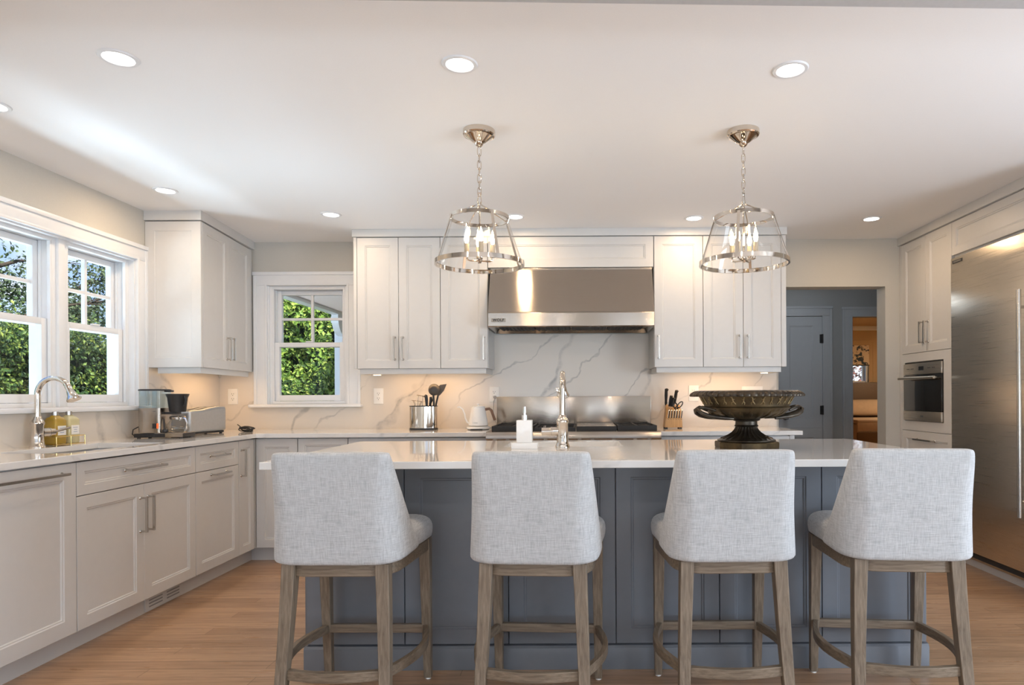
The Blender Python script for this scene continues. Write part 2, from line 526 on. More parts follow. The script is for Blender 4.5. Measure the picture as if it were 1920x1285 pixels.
grid_slab(bm, [XL - .15, -2.3, -.3, .6, 2.6, XRW + .15], [0, .3, 2.2, ZC], lambda u, v: not (.3 < v < 2.2 and (-2.3 < u < -.3 or .6 < u < 2.6)), YR - .15, YR, XZ)
struct('wall_front', bm, M['wall'], smooth=0)
# hall and bedroom beyond the opening
bm = B()
grid_slab(bm, [1.2, 2.212, 2.674, 3.0, 3.72, 4.4], [0, 2.02, 2.03, ZC],
          lambda u, v: not (2.212 < u < 2.674 and v < 2.03) and not (3.0 < u < 3.72 and v < 2.02), 7.18, 7.30, XZ)
struct('wall_hall_back', bm, M['hall'], smooth=0)
bm = B(); box(bm, 1.08, 1.2, YW2, 7.3, 0, ZC); struct('wall_hall_left', bm, M['hall'], smooth=0)
bm = B(); box(bm, 4.4, 4.52, YB, 7.3, 0, ZC); struct('wall_hall_right', bm, M['hall'], smooth=0)
bm = B()
grid_slab(bm, [2.3, 4.45, 5.27, 6.6], [0, .75, 2.06, ZC], lambda u, v: not (4.45 < u < 5.27 and .75 < v < 2.06), 11.9, 12.05, XZ)
struct('wall_bedroom_back', bm, M['tan'], smooth=0)
bm = B(); box(bm, 2.18, 2.3, 7.3, 12.05, 0, ZC); struct('wall_bedroom_left', bm, M['tan'], smooth=0)
bm = B(); box(bm, 6.6, 6.72, 7.18, 12.05, 0, ZC); struct('wall_bedroom_right', bm, M['tan'], smooth=0)
bm = B(); box(bm, 4.52, 6.6, 7.18, 7.3, 0, ZC); struct('wall_bedroom_front', bm, M['tan'], smooth=0)
bm = B(); box(bm, 2.18, 6.72, 7.3, 12.05, ZC, ZC + .1); struct('ceiling_bedroom', bm, M['tan'], smooth=0)
bm = B(); box(bm, 4.4, 6.72, 7.18, 12.05, -.12, 0); struct('floor_bedroom', bm, M['floor'], smooth=0)
bm = B(); box(bm, 2.3, 6.6, 11.87, 11.9, 2.33, ZC, .008); struct('trim_bedroom_crown', bm, M['trim'])
lamp('bedroom_ceiling_lamp', 'AREA', (5.9, 9.4, 2.3), 48, (1, .72, .42), shape='DISK', size=.5)  # unseen warm lamp under the bedroom ceiling
lamp('hall_light', 'POINT', (2.2, 6.2, 2.2), 4.6, (.85, .93, 1), shadow_soft_size=.15)

# casings: profile boards around openings, each with a raised back band
def casing(name, u0, u1, v0, v1, w, depth, plane, d0, mat, bottom=False, ears=0):
    """boards round the opening u0..u1, v0..v1; depth grows from d0 towards the room"""
    bm = B(); s = depth
    def bx(a, b, c, d, t0, t1):
        lo, hi = sorted((d0 + t0 * s, d0 + t1 * s))
        if plane == 'XZ': box(bm, a, b, lo, hi, c, d, .003)
        else: box(bm, lo, hi, a, b, c, d, .003)
    for a, b in ((u0 - w, u0), (u1, u1 + w)): bx(a, b, v0, v1, 0, .7)
    bx(u0 - w, u1 + w, v1, v1 + w + ears, 0, .75)
    bx(u0 - w - .006, u0 - w + .018, v0 + .001, v1 + w + ears - .021, 0, 1); bx(u1 + w - .018, u1 + w + .006, v0 + .001, v1 + w + ears - .021, 0, 1)
    bx(u0 - w - .012, u1 + w + .012, v1 + w + ears - .02, v1 + w + ears + .006, 0, 1.25)
    bx(u0 - .016, u0 + .0012, v0 + .001, v1 + .0148, 0, .95); bx(u1 - .0012, u1 + .016, v0 + .001, v1 + .0148, 0, .95); bx(u0 + .0012, u1 - .0012, v1 - .0012, v1 + .0150, 0, .95)
    return struct(name, bm, mat)
casing('trim_1', 2.79, 4.255, 1.09, 2.07, .095, .022, 'YZ', XL, M['trim'])
casing('trim_2', -2.476, -1.839, 1.09, 2.063, .10, -.022, 'XZ', YB, M['trim'])
casing('trim_3', 2.212, 2.674, 0, 2.03, .10, -.022, 'XZ', 7.18, M['halltrim'])
casing('trim_4', 3.0, 3.72, 0, 2.02, .10, -.022, 'XZ', 7.18, M['halltrim'])
casing('trim_5', 4.45, 5.27, .75, 2.06, .09, -.02, 'XZ', 11.9, M['tan'])
bm = B(); box(bm, XL - .02, -2.81, 2.62, 4.35, 1.092, 1.12, .009); struct('trim_sill_left', bm, M['trim'])
bm = B(); box(bm, -2.608, -1.715, 5.175, YB + .02, 1.09, 1.115, .008); struct('trim_sill_back', bm, M['trim'])

bm = B(); box(bm, XL - .036, XL + .001, 4.244, 4.2548, 1.12, 2.07); box(bm, XL - .036, XL + .001, 2.7902, 2.80, 1.12, 2.07); box(bm, XL - .036, XL + .001, 2.80, 4.244, 2.06, 2.0698); struct('trim_jamb_left', bm, M['trim'])
bm = B(); box(bm, -1.8502, -1.8392, YB - .001, YB + .016, 1.1152, 2.06); box(bm, -2.4758, -2.465, YB - .001, YB + .016, 1.1152, 2.06); struct('trim_jamb_back', bm, M['trim'])
# double hung windows: one structure each with frame, sashes, panes
def hung_window(name, a0, a1, z0, z1, mp, cols, mid):
    """a = coordinate along the wall; mp(a, d, z) with d growing outwards from the room"""
    def bx(bm, a, b, d0, d1, c, d, bev=.002):
        p, q = mp(a, d0, c), mp(b, d1, d)
        box(bm, min(p[0], q[0]), max(p[0], q[0]), min(p[1], q[1]), max(p[1], q[1]), min(p[2], q[2]), max(p[2], q[2]), bev)
    fw = .030; root = None
    bm = B()
    bx(bm, a0, a0 + fw, 0, .13, z0, z1); bx(bm, a1 - fw, a1, 0, .13, z0, z1)
    bx(bm, a0 + fw, a1 - fw, 0, .13, z1 - .028, z1); bx(bm, a0 + fw, a1 - fw, 0, .13, z0, z0 + .024)
    for s in (a0 + fw, a1 - fw - .012):
        bx(bm, s, s + .012, .0, .018, z0 + .024, z1 - .028); bx(bm, s, s + .012, .055, .068, z0 + .024, z1 - .028)
    root = struct(name, bm, M['trim'])
    def sash(nm, d0, d1, c, d, st, top, bot):
        bm = B(); A, Z = a0 + fw + .001, a1 - fw - .001
        bx(bm, A, A + st, d0, d1, c, d); bx(bm, Z - st, Z, d0, d1, c, d)
        bx(bm, A + st, Z - st, d0, d1, d - top, d); bx(bm, A + st, Z - st, d0, d1, c, c + bot)
        g0, g1, gz0, gz1 = A + st, Z - st, c + bot, d - top
        if nm == 'upper_sash':
            for k in range(1, cols):
                x = g0 + (g1 - g0) * k / cols; bx(bm, x - .010, x + .010, d0 + .006, d1 - .006, gz0, gz1)
            zm = (gz0 + gz1) / 2; bx(bm, g0, g1, d0 + .0065, d1 - .0065, zm - .010, zm + .010)
        s = obj(nm, bm, M['trim'], root)
        bm = B(); bx(bm, g0 - .004, g1 + .004, (d0 + d1) / 2 - .002, (d0 + d1) / 2 + .002, gz0 - .004, gz1 + .004, 0)
        obj('pane', bm, M['pane'], s, smooth=0)
        return s
    sash('upper_sash', .070, .105, mid - .018, z1 - .030, .042, .034, .034)
    lo = sash('lower_sash', .020, .054, z0 + .026, mid + .018, .046, .036, .046)
    bm = B(); m = (a0 + a1) / 2; bx(bm, m - .03, m + .03, .012, .030, mid + .018, mid + .028, .003)
    obj('sash_lock', bm, M['trim'], lo)
    return root
LW = lambda a, d, z: (XL - .035 - d, a, z)
hung_window('window_1', 3.70, 4.255, 1.12, 2.07, LW, 2, 1.592)
hung_window('window_2', 2.79, 3.655, 1.12, 2.07, LW, 2, 1.592)
bm = B(); box(bm, XL - .16, XL - .02, 3.655, 3.70, 1.12, 2.07, .003); struct('trim_mullion', bm, M['trim'])
hung_window('window_3', -2.476, -1.839, 1.115, 2.063, lambda a, d, z: (a, YB + .015 + d, z), 2, 1.592)
hung_window('window_4', 4.45, 5.27, .75, 2.06, lambda a, d, z: (a, 11.92 + d, z), 1, 1.4)

# narrow panelled closet door in the hall
bm = B(); box(bm, 2.2135, 2.6725, 7.185, 7.222, .008, 2.026)
door = struct('door_1', bm, M['halltrim'], smooth=0)
for z0, h, nm in ((.009, .796, 'lower_panel'), (.806, 1.219, 'upper_panel')):
    bm = B(); panel(bm, (2.2135, 7.1849, z0), (1, 0, 0), (0, -1, 0), .459, h, .010, .100, .009); obj(nm, bm, M['halltrim'], door)
bm = B(); cyl(bm, (2.262, 7.178, .92), (2.262, 7.170, .92), .028); cyl(bm, (2.262, 7.172, .92), (2.262, 7.140, .92), .010)
lathe(bm, [(0, -.02), (.02, -.018), (.028, -.006), (.028, .006), (.02, .018), (0, .02)], (2.262, 7.125, .92), 20)
obj('door_knob', bm, M['iron'], door, label='black door knob')
for z in (1.78, 1.0, .25):
    bm = B(); cyl(bm, (2.674, 7.168, z - .05), (2.674, 7.168, z + .05), .011, None, 10); box(bm, 2.645, 2.674, 7.170, 7.178, z - .048, z + .048); obj('hinge', bm, M['iron'], door)

# backsplash slabs
bm = B()
grid_slab(bm, [XL + .014, -2.576, -1.735, -.665, .565, 1.58], [.915, 1.088, 1.378, 1.66],
          lambda u, v: not (-2.576 < u < -1.735 and v > 1.09) and not (v > 1.378 and not (-.665 < u < .565)), YB - .014, YB - .0005, XZ)
tag(obj('backsplash', bm, M['splash'], smooth=0), 'grey-veined white stone slab on the wall behind the range and along the back counter', 'backsplash')
bm = B()
grid_slab(bm, [2.2, 4.358, YB - .015], [.915, 1.090, 1.372], lambda u, v: v < 1.09 or u > 4.358, XL + .0005, XL + .014, YZ)
tag(obj('backsplash', bm, M['splash'], smooth=0), 'grey-veined stone slab below the sink windows and behind the coffee maker', 'backsplash')

# ---------------------------------------------------------------- worktops
bm = B()
grid_slab(bm, [XL + .001, -2.73, -2.36, -2.26, -.642], [2.2, 3.03, 3.73, 4.60, YB - .001],
          lambda u, v: (u < -2.26 or v > 4.60) and not (-2.73 < u < -2.36 and 3.03 < v < 3.73), .885, .915, XY)
tag(obj('countertop', bm, M['quartz'], smooth=0, bevel=.002), 'L-shaped white stone countertop under the coffee maker, kettle and sink faucet', 'countertop')
bm = B(); box(bm, .576, 1.575, 4.60, YB - .001, .885, .915)
tag(obj('countertop', bm, M['quartz'], smooth=0, bevel=.002), 'short white stone countertop under the knife block, right of the range', 'countertop')
bm = B()
IX0, IX1, IY0, IY1 = -1.24, 1.535, 2.545, 3.74
grid_slab(bm, [IX0, -.372, .223, IX1 - .03, IX1], [IY0, IY0 + .03, 3.27, 3.60, IY1 - .03, IY1], lambda u, v: not (-.372 < u < .223 and 3.27 < v < 3.60), .886, .915, XY)
for v in bm.verts:
    if abs(v.co.x - IX1) < 1e-4 and (abs(v.co.y - IY0) < 1e-4 or abs(v.co.y - IY1) < 1e-4): v.co.x -= .015; v.co.y += .015 if v.co.y < 3 else -.015
tag(obj('countertop', bm, M['quartz'], smooth=0, bevel=.002), 'large white stone island top carrying the bronze urn and soap dispenser', 'countertop')

def basin(name, x0, x1, y0, y1, z0, mat, label):
    t = empty(name, ((x0 + x1) / 2, (y0 + y1) / 2, z0), label, 'sink')
    bm = B(); o = .012
    for z, d in (): pass
    rows = []
    for z, d in ((.884, 0), (z0 + .03, .004), (z0 + .006, .03)):
        rows.append([(p[0], p[1], z) for p in rounded([(x0 + d, y0 + d), (x1 - d, y0 + d), (x1 - d, y1 - d), (x0 + d, y1 - d)], .03, 5)])
    outer = []
    for z, d in ((z0 - .004, -.01), (.884, -o)):
        outer.append([(p[0], p[1], z) for p in rounded([(x0 + d, y0 + d), (x1 - d, y0 + d), (x1 - d, y1 - d), (x0 + d, y1 - d)], .03, 5)])
    R = [[bm.verts.new(p) for p in row] for row in outer + rows]; n = len(R[0])
    for a, b in zip(R, R[1:]):
        for k in range(n): bm.faces.new((a[k], a[(k + 1) % n], b[(k + 1) % n], b[k]))
    bm.faces.new(R[0][::-1]); bm.faces.new(R[-1])
    obj('basin', bm, mat, t)
    bm = B(); c = ((x0 + x1) / 2, (y0 + y1) / 2, z0 + .006)
    lathe(bm, [(.045, 0), (.045, .003), (.036, .004), (.034, .001), (0, .001)], c, 24); obj('drain', bm, M['chrome'], t)
basin('sink', -2.73, -2.36, 3.03, 3.73, .70, M['sinksteel'], 'stainless undermount sink below the windows, beside the tall faucet')
basin('sink', -.372, .223, 3.27, 3.60, .72, M['ceramic'], 'white prep sink set into the island top')

# ---------------------------------------------------------------- cabinets
def cab_root(x, y, z, label, cat='cabinet', group=None, name='base_cabinet'): return empty(name, (x, y, z), label, cat, group)
def front(kind, root, O, U, N, w, h, handle=None, L=.19, mat='cab', st=.058, rec=.009):
    bm = B(); panel(bm, O, U, N, w, h, st=st, rec=rec)
    p = obj(kind, bm, M[mat], root)
    for hd in (handle or []):
        a, b, ax = hd
        O2, U2, N2 = Vector(O), Vector(U), Vector(N)
        P = O2 + U2 * a + Vector((0, 0, b)) + N2 * .021
        bm = B(); pull(bm, P, U2 if ax == 'u' else Vector((0, 0, 1)), N2, L); obj('handle', bm, M['pull'], p)
    return p
FX = -2.306            # back plane of the left run's fronts
UL, NL = (0, 1, 0), (1, 0, 0)
def left_unit(y0, y1, label, cat='cabinet', name='base_cabinet', top=.884):
    t = cab_root(-2.6, (y0 + y1) / 2, 0, label, cat, None, name)
    bm = B(); box(bm, XL + .016, FX, y0 + .0008, y1 - .0008, .105, top, 0); obj('carcass', bm, M['cab'], t)
    return t
g = .0016
t = left_unit(2.375, 2.985, 'white panel-front dishwasher left of the sink cabinet', 'dishwasher', 'dishwasher')
front('door', t, (FX, 2.375 + g, .105), UL, NL, .61 - 2 * g, .771, [(.30, .727, 'u')], .46, st=.07)
t = left_unit(2.987, 3.914, 'white sink cabinet with one wide drawer front over two doors', top=.66)
front('drawer_front', t, (FX, 2.987 + g, .722), UL, NL, .927 - 2 * g, .154, [(.46, .083, 'u')], .29, st=.045)
front('door', t, (FX, 2.987 + g, .105), UL, NL, .462 - 1.5 * g, .613, [(.432, .455, 'v')], .185)
front('door', t, (FX, 3.449 + g / 2, .105), UL, NL, .465 - 1.5 * g, .613, [(.030, .455, 'v')], .185)
t = left_unit(3.916, 4.411, 'white pull-out cabinet with a drawer, left of the narrow corner door')
front('drawer', t, (FX, 3.916 + g, .722), UL, NL, .495 - 2 * g, .154, [(.24, .083, 'u')], .185, st=.045)
front('door', t, (FX, 3.916 + g, .105), UL, NL, .495 - 2 * g, .613, [(.25, .585, 'u')], .185)
t = left_unit(4.413, 4.626, 'narrow white base cabinet with one tall pull, in the corner by the toaster')
front('door', t, (FX, 4.413 + g, .105), UL, NL, .205 - 2 * g, .771, [(.030, .62, 'v')], .185, st=.05)
bm = B(); box(bm, FX, -2.287, 4.6266, 4.6625, .105, .876); obj('filler', bm, M['cab'], t)
bm = B(); box(bm, -2.372, -2.358, 2.2, 4.72, 0, .104); struct('trim_toe_left', bm, M['cab'])
bm = B(); box(bm, -2.357, -.66, 4.72, 4.734, 0, .104); struct('trim_toe_back', bm, M['cab'])
t = empty('toe_kick_vent', (-2.355, 3.72, 0), 'white slotted air vent in the toe kick under the sink cabinet doors', 'vent')
bm = B(); box(bm, -2.357, -2.351, 3.555, 3.885, .008, .098, .002); obj('plate', bm, M['cab'], t)
bm = B()
for a, b in ((3.585, 3.70), (3.74, 3.855)):
    for k in range(4): box(bm, -2.352, -2.3495, a, b, .024 + k * .017, .031 + k * .017)
obj('slots', bm, plain('vent slot shade', (.30, .295, .29), .6), t)  # grey paints in the shading between the white louvers
# back run
FY = 4.663
UBk, NBk = (1, 0, 0), (0, -1, 0)
def back_unit(x0, x1, label, z0=.105, top=.884):
    t = cab_root((x0 + x1) / 2, 5.0, 0, label)
    bm = B(); box(bm, x0 + .0008, x1 - .0008, FY, YB - .016, z0, top); obj('carcass', bm, M['cab'], t)
    return t
t = back_unit(-2.283, -1.988, 'white base cabinet door on the back wall at the inside corner')
front('door', t, (-2.283 + g, FY, .105), UBk, NBk, .295 - 2 * g, .771)
t = back_unit(-1.986, -1.632, 'white base cabinet below the window, next to the corner door')
front('drawer', t, (-1.986 + g, FY, .722), UBk, NBk, .354 - 2 * g, .154, st=.045)
front('door', t, (-1.986 + g, FY, .105), UBk, NBk, .354 - 2 * g, .613, [(.03, .45, 'v')], .185)
t = back_unit(-1.630, -.646, 'wide white drawer cabinet left of the range, under the utensil holder and kettle')
for z, h in ((.722, .154), (.415, .303), (.105, .306)):
    front('drawer', t, (-1.63 + g, FY, z), UBk, NBk, .984 - 2 * g, h, None if z > .7 else [(.49, h - .06, 'u')], .29, st=.045 if z > .7 else .058)
t = back_unit(.580, 1.53, 'white base cabinet right of the range, under the knife block')
front('drawer', t, (.58 + g, FY, .722), UBk, NBk, .915 - 2 * g, .154, None, st=.045)
front('door', t, (.58 + g, FY, .105), UBk, NBk, .457 - 2 * g, .613, [(.427, .45, 'v')], .185)
front('door', t, (1.038 + g, FY, .105), UBk, NBk, .457 - 2 * g, .613, [(.03, .45, 'v')], .185)
bm = B(); box(bm, 1.496, 1.53, FY - .021, FY, .0, .884, .002); obj('end_stile', bm, M['cab'], t)
bm = B(); box(bm, .58, 1.496, 4.72, 4.734, 0, .104); struct('trim_toe_right', bm, M['cab'])

# upper cabinets on the back wall
UY, UZ0, UZ1 = 4.881, 1.378, 2.352
def upper(x0, x1, doors, label, z0=UZ0, group=None, kind='door'):
    t = empty('upper_cabinet', ((x0 + x1) / 2, 5.05, z0), label, 'cabinet', group)
    bm = B(); box(bm, x0 + .0005, x1 - .0005, UY, YB - (.001 if z0 < 1.5 else .016), z0, UZ1); obj('carcass', bm, M['cab'], t)
    for a, b, h in doors:
        hs = None if h is None else [((.030 if h == 'l' else b - a - .030), .148, 'v')]
        front(kind, t, (a + g, UY, z0 + .001), UBk, NBk, b - a - 2 * g, UZ1 - z0 - .004, hs, .175)
    return t
t = upper(-1.66, -1.018, [(-1.635, -1.327, 'r'), (-1.327, -1.018, 'l')], 'white double-door wall cabinet between the back window and the left pendant')
bm = B(); box(bm, -1.66, -1.636, UY - .021, UY, UZ0, UZ1, .002); obj('filler', bm, M['cab'], t)
upper(-1.017, -.665, [(-1.017, -.667, 'r')], 'white single-door wall cabinet touching the left side of the range hood')
upper(.565, .929, [(.567, .929, 'l')], 'white single-door wall cabinet touching the right side of the range hood')
t = upper(.93, 1.545, [(.93, 1.227, 'r'), (1.227, 1.508, 'l')], 'white double-door wall cabinet behind the right pendant')
bm = B(); box(bm, 1.509, 1.545, UY - .021, UY, UZ0, UZ1, .002); obj('filler', bm, M['cab'], t)
upper(-.664, .564, [(-.664, .564, None)], 'wide white panelled cabinet directly above the range hood', 2.122, None, 'flip_door')
bm = B(); box(bm, -1.668, 1.552, UY - .030, YB - .001, UZ1 + .003, ZC, .002); struct('trim_crown_back', bm, M['cab'])
for a, b in ((-1.62, -.683), (.583, 1.51)):
    bm = B(); box(bm, a, b, UY - .005, UY + .012, 1.338, 1.3775, .002); box(bm, a, a + .016, UY + .012, YB - .015, 1.338, 1.3775) ; box(bm, b - .016, b, UY + .012, YB - .015, 1.338, 1.3775)
    struct('trim_light_rail', bm, M['cab'])

# corner wall cabinet on the left wall
t = empty('upper_cabinet', (-2.68, 4.8, 1.372), 'tall white corner wall cabinet above the coffee maker and toaster', 'cabinet')
P0, P1 = Vector((-2.497, 4.372, 0)), Vector((-2.592, 5.222, 0))
bm = B(); prism(bm, [(XL + .001, 4.372), (P0.x - .021, 4.372), (P1.x - .021, 5.239), (XL + .001, 5.239)], 1.372, 2.345, 'z'); obj('carcass', bm, M['cab'], t)
bm = B(); panel(bm, (XL + .002, 4.371, 1.372), (1, 0, 0), (0, -1, 0), P0.x - XL - .003, .970, .020, .062, .006); obj('end_panel', bm, M['cab'], t)
D = (P1 - P0).normalized(); Nn = Vector((-D.y, D.x, 0)) * -1; Ld = (P1 - P0).length
Oo = P0 - Nn * .021
dw = (Ld - .045) / 2
front('door', t, Oo + D * .004 + Vector((0, 0, 1.373)), D, Nn, dw - .002, .968, [(dw - .034, .150, 'v')], .165)
front('door', t, Oo + D * (.004 + dw) + Vector((0, 0, 1.373)), D, Nn, dw - .002, .968, [(.026, .150, 'v')], .165)
bm = B(); q0 = Oo + D * (2 * dw + .004); q1 = P1 - Nn * .021
prism(bm, [(q0.x, q0.y), (q0.x + Nn.x * .02, q0.y + Nn.y * .02), (q1.x + Nn.x * .02, q1.y + Nn.y * .02), (q1.x, q1.y)], 1.373, 2.345, 'z'); obj('filler', bm, M['cab'], t)
bm = B(); prism(bm, [(XL + .001, 4.340), (P0.x + .008, 4.340), (P1.x + .016, 5.239), (XL + .001, 5.239)], 2.348, ZC, 'z'); struct('trim_crown_left', bm, M['cab'], smooth=0)
bm = B(); a0 = P0 - Nn * .018; a1 = P1 - Nn * .018 - D * .03
prism(bm, [(XL + .07, 4.372), (a0.x, 4.372), (a1.x, a1.y), (a1.x - .016, a1.y), (a0.x - .016, 4.388), (XL + .07, 4.388)], 1.333, 1.3715, 'z'); struct('trim_light_rail_left', bm, M['cab'], smooth=0)

# under-cabinet lights
def under_light(x0, x1, y, z, label, along='x', xx=None):
    t = empty('under_cabinet_light', ((x0 + x1) / 2 if along == 'x' else xx, y if along == 'x' else (x0 + x1) / 2, z), label, 'light')
    bm = B(); bl = B(); L = x1 - x0
    if along == 'x':
        box(bm, x0, x1, y - .018, y + .018, z, z + .012); box(bl, x0 + .01, x1 - .01, y - .012, y + .012, z - .003, z)
        loc, rot, sz = ((x0 + x1) / 2, y, z - .008), (0, 0, 0), (L - .05, .03)
    else:
        box(bm, xx - .018, xx + .018, x0, x1, z, z + .012); box(bl, xx - .012, xx + .012, x0 + .01, x1 - .01, z - .003, z)
        loc, rot, sz = (xx, (x0 + x1) / 2, z - .008), (0, 0, PI / 2), (L - .05, .03)
    obj('housing', bm, M['plastic'], t); obj('lens', bl, M['puck'], t)
    l = lamp('strip_glow', 'AREA', Vector(loc) - Vector(t.location), UNDER * L, (1, .58, .26), rot, shape='RECTANGLE', size=sz[0], size_y=sz[1]); l.parent = t
under_light(-1.50, -.80, 5.06, 1.366, 'warm strip light under the wall cabinets left of the range')
under_light(.72, 1.42, 5.06, 1.366, 'warm strip light under the wall cabinets right of the range')
under_light(4.55, 5.08, 0, 1.360, 'warm strip light under the corner cabinet over the coffee maker', 'y', -2.70)
for x, lb in ((-1.515, 'small round puck light under the cabinet beside the back window'), (1.405, 'small round puck light under the cabinet beside the hall opening')):
    t = empty('puck_light', (x, 4.95, 1.332), lb, 'light')
    bm = B(); cyl(bm, (x, 4.95, 1.335), (x, 4.95, 1.3775), .034, None, 24); obj('housing', bm, M['plastic'], t)
    bm = B(); cyl(bm, (x, 4.95, 1.331), (x, 4.95, 1.3349), .026, None, 24); obj('lens', bm, M['puck'], t)
# ---------------------------------------------------------------- tall right wall: oven tower and refrigerator
RX = 2.591
UR, NR = (0, -1, 0), (-1, 0, 0)
t = empty('oven_tower', (2.9, 4.85, 0), 'tall white cabinet tower holding the built-in oven, beside the hall opening', 'cabinet')
bm = B(); box(bm, RX, XRW - .001, 4.505, 5.239, .105, 1.0 - .04); box(bm, RX, XRW - .001, 4.505, 5.239, 1.416, 2.345)
box(bm, RX, XRW - .001, 4.505, 4.605, .961, 1.415); box(bm, RX, XRW - .001, 5.165, 5.239, .961, 1.415)
obj('carcass', bm, M['cab'], t)
bm = B(); box(bm, RX - .021, RX, 5.200, 5.239, .105, 2.345, .002); obj('filler', bm, M['cab'], t)
ym = 4.846
front('door', t, (RX, 5.198, 1.482), UR, NR, 5.198 - ym - g, .861, [(.322, .145, 'v')], .16)
front('door', t, (RX, ym - g, 1.482), UR, NR, ym - 4.507 - g, .861, [(.030, .145, 'v')], .16)
bm = B()
grid_slab(bm, [4.507, 4.613, 5.158, 5.198], [.890, .963, 1.413, 1.479], lambda u, v: not (4.613 < u < 5.158 and .963 < v < 1.413), RX - .021, RX, YZ)
obj('oven_surround', bm, M['cab'], t, bevel=.001)
front('drawer', t, (RX, 5.198, .50), UR, NR, .691, .386, [(.345, .326, 'u')], .25)
front('drawer', t, (RX, 5.198, .108), UR, NR, .691, .389, [(.345, .33, 'u')], .25)
bm = B(); box(bm, RX + .0755, RX + .09, 3.30, 5.239, 0, .104); struct('trim_toe_oven', bm, M['cab'])

t = empty('wall_oven', (2.85, 4.885, .965), 'built-in compact oven with steel trim and black glass in the white tower', 'oven')
bm = B(); box(bm, RX - .02, 3.1, 4.617, 5.154, .966, 1.410); obj('body', bm, M['dark'], t)
bm = B(); box(bm, RX - .034, RX - .0205, 4.618, 5.153, 1.316, 1.400, .002); cp = obj('control_panel', bm, M['steelh'], t)
bm = B(); box(bm, RX - .0350, RX - .0342, 4.855, 4.925, 1.345, 1.375); obj('display', bm, M['oven'], cp)
bm = B()
for k in range(5):
    for y in (4.70, 4.76, 5.0, 5.06): box(bm, RX - .0348, RX - .0342, y + k * .009, y + k * .009 + .005, 1.357, 1.363)
obj('touch_marks', bm, M['slot'], cp)
bm = B(); box(bm, RX - .034, RX - .0205, 4.618, 5.153, 1.040, 1.312, .002); d = obj('door', bm, M['oven'], t)
bm = B(); box(bm, RX - .036, RX - .0205, 4.618, 5.153, .967, 1.0385, .002); lp = obj('lower_trim', bm, M['steelh'], t)
bm = B(); box(bm, RX - .0365, RX - .0362, 4.86, 4.90, .998, 1.008); obj('badge', bm, M['pull'], lp)
bm = B(); cyl(bm, (RX - .078, 4.63, 1.287), (RX - .078, 5.14, 1.287), .0105, None, 14)
for y in (4.68, 5.09): cyl(bm, (RX - .034, y, 1.287), (RX - .078, y, 1.287), .007, None, 10)
obj('handle', bm, M['steelh'], d)

t = empty('refrigerator', (2.9, 3.95, 0), 'tall built-in stainless steel refrigerator with a full-length vertical handle', 'refrigerator')
bm = B(); box(bm, RX, XRW - .001, 3.302, 4.500, .09, 2.098); obj('body', bm, M['dark'], t)
bm = B(); box(bm, RX - .032, RX - .001, 3.59, 4.497, .135, 2.092, .003); d = obj('door', bm, M['steelh'], t)
bm = B(); tube(bm, [(RX - .080, 3.735, .46), (RX - .080, 3.735, 1.76)], .013, 14)
for z in (.55, 1.66): cyl(bm, (RX - .032, 3.735, z), (RX - .08, 3.735, z), .009, None, 10)
obj('handle', bm, M['pull'], d)
bm = B(); box(bm, RX - .0345, RX - .0322, 4.36, 4.475, 2.052, 2.074, .001); bd = obj('badge', bm, M['slot'], d)
bm = B()
for k in range(6): box(bm, RX - .0350, RX - .0346, 4.378 + k * .014, 4.386 + k * .014, 2.058, 2.068)
obj('lettering', bm, M['pull'], bd)
bm = B(); box(bm, RX - .032, RX - .001, 3.30, 3.585, .135, 2.092, .003); obj('door', bm, M['steelh'], t)
bm = B(); box(bm, RX + .05, RX + .075, 3.30, 4.497, .055, .130, .002); obj('grille', bm, M['steelh'], t)
t = empty('bridge_cabinet', (2.9, 3.9, 2.1), 'wide white panelled cabinet above the refrigerator', 'cabinet')
bm = B(); box(bm, RX, XRW - .001, 3.30, 4.503, 2.10, 2.345); obj('carcass', bm, M['cab'], t)
bm = B(); box(bm, RX - .030, XRW - .001, 3.270, 3.2985, .0, 2.345, .001); obj('end_panel', bm, M['cab'], t)
front('flip_door', t, (RX, 4.503, 2.116), UR, NR, 1.20, .227, st=.05)
bm = B(); box(bm, RX - .036, XRW - .001, 3.26, 5.239, 2.348, ZC, .002); struct('trim_crown_right', bm, M['cab'])

# ---------------------------------------------------------------- range hood
t = empty('range_hood', (-.05, 5.0, 1.665), 'wide stainless steel range hood with a sloped front above the range', 'range hood')
HX0, HX1 = -.646, .552
bm = B()
prism(bm, [(5.224, 2.120), (4.862, 2.120), (4.862, 2.104), (4.728, 1.778), (4.715, 1.768), (4.715, 1.672), (4.722, 1.665), (5.224, 1.665)], HX0, HX1, 'x')
bm.normal_update()
f = min(bm.faces, key=lambda q: q.calc_center_median().z)
r = bmesh.ops.inset_individual(bm, faces=[f], thickness=.035)
bmesh.ops.translate(bm, verts=f.verts, vec=(0, 0, .035))
obj('canopy', bm, M['steel'], t, smooth=20, bevel=.003)
bm = B()
for k in range(4):
    x0 = HX0 + .05 + k * .275
    box(bm, x0, x0 + .265, 4.80, 5.17, 1.688, 1.697)
    for j in range(9): box(bm, x0 + .012 + j * .028, x0 + .026 + j * .028, 4.81, 5.16, 1.682, 1.688)
obj('baffle_filter', bm, M['dark'], t)
for x in (-.42, -.16, .36):
    bm = B(); cyl(bm, (x, 4.775, 1.685), (x, 4.775, 1.697), .032, None, 20); obj('hood_light', bm, M['lens'] if False else M['plastic'], t)
for x in (.09, .15):
    bm = B(); cyl(bm, (x, 4.772, 1.672), (x, 4.772, 1.697), .013, .011, 14); obj('control_knob', bm, M['chrome'], t)
bm = B(); box(bm, HX0 + .025, HX0 + .128, 4.7115, 4.7148, 1.702, 1.729, .001); bd = obj('badge', bm, plain('badge plate', (.33, .31, .28), .5, .2), t, label='small steel badge with dark letters')
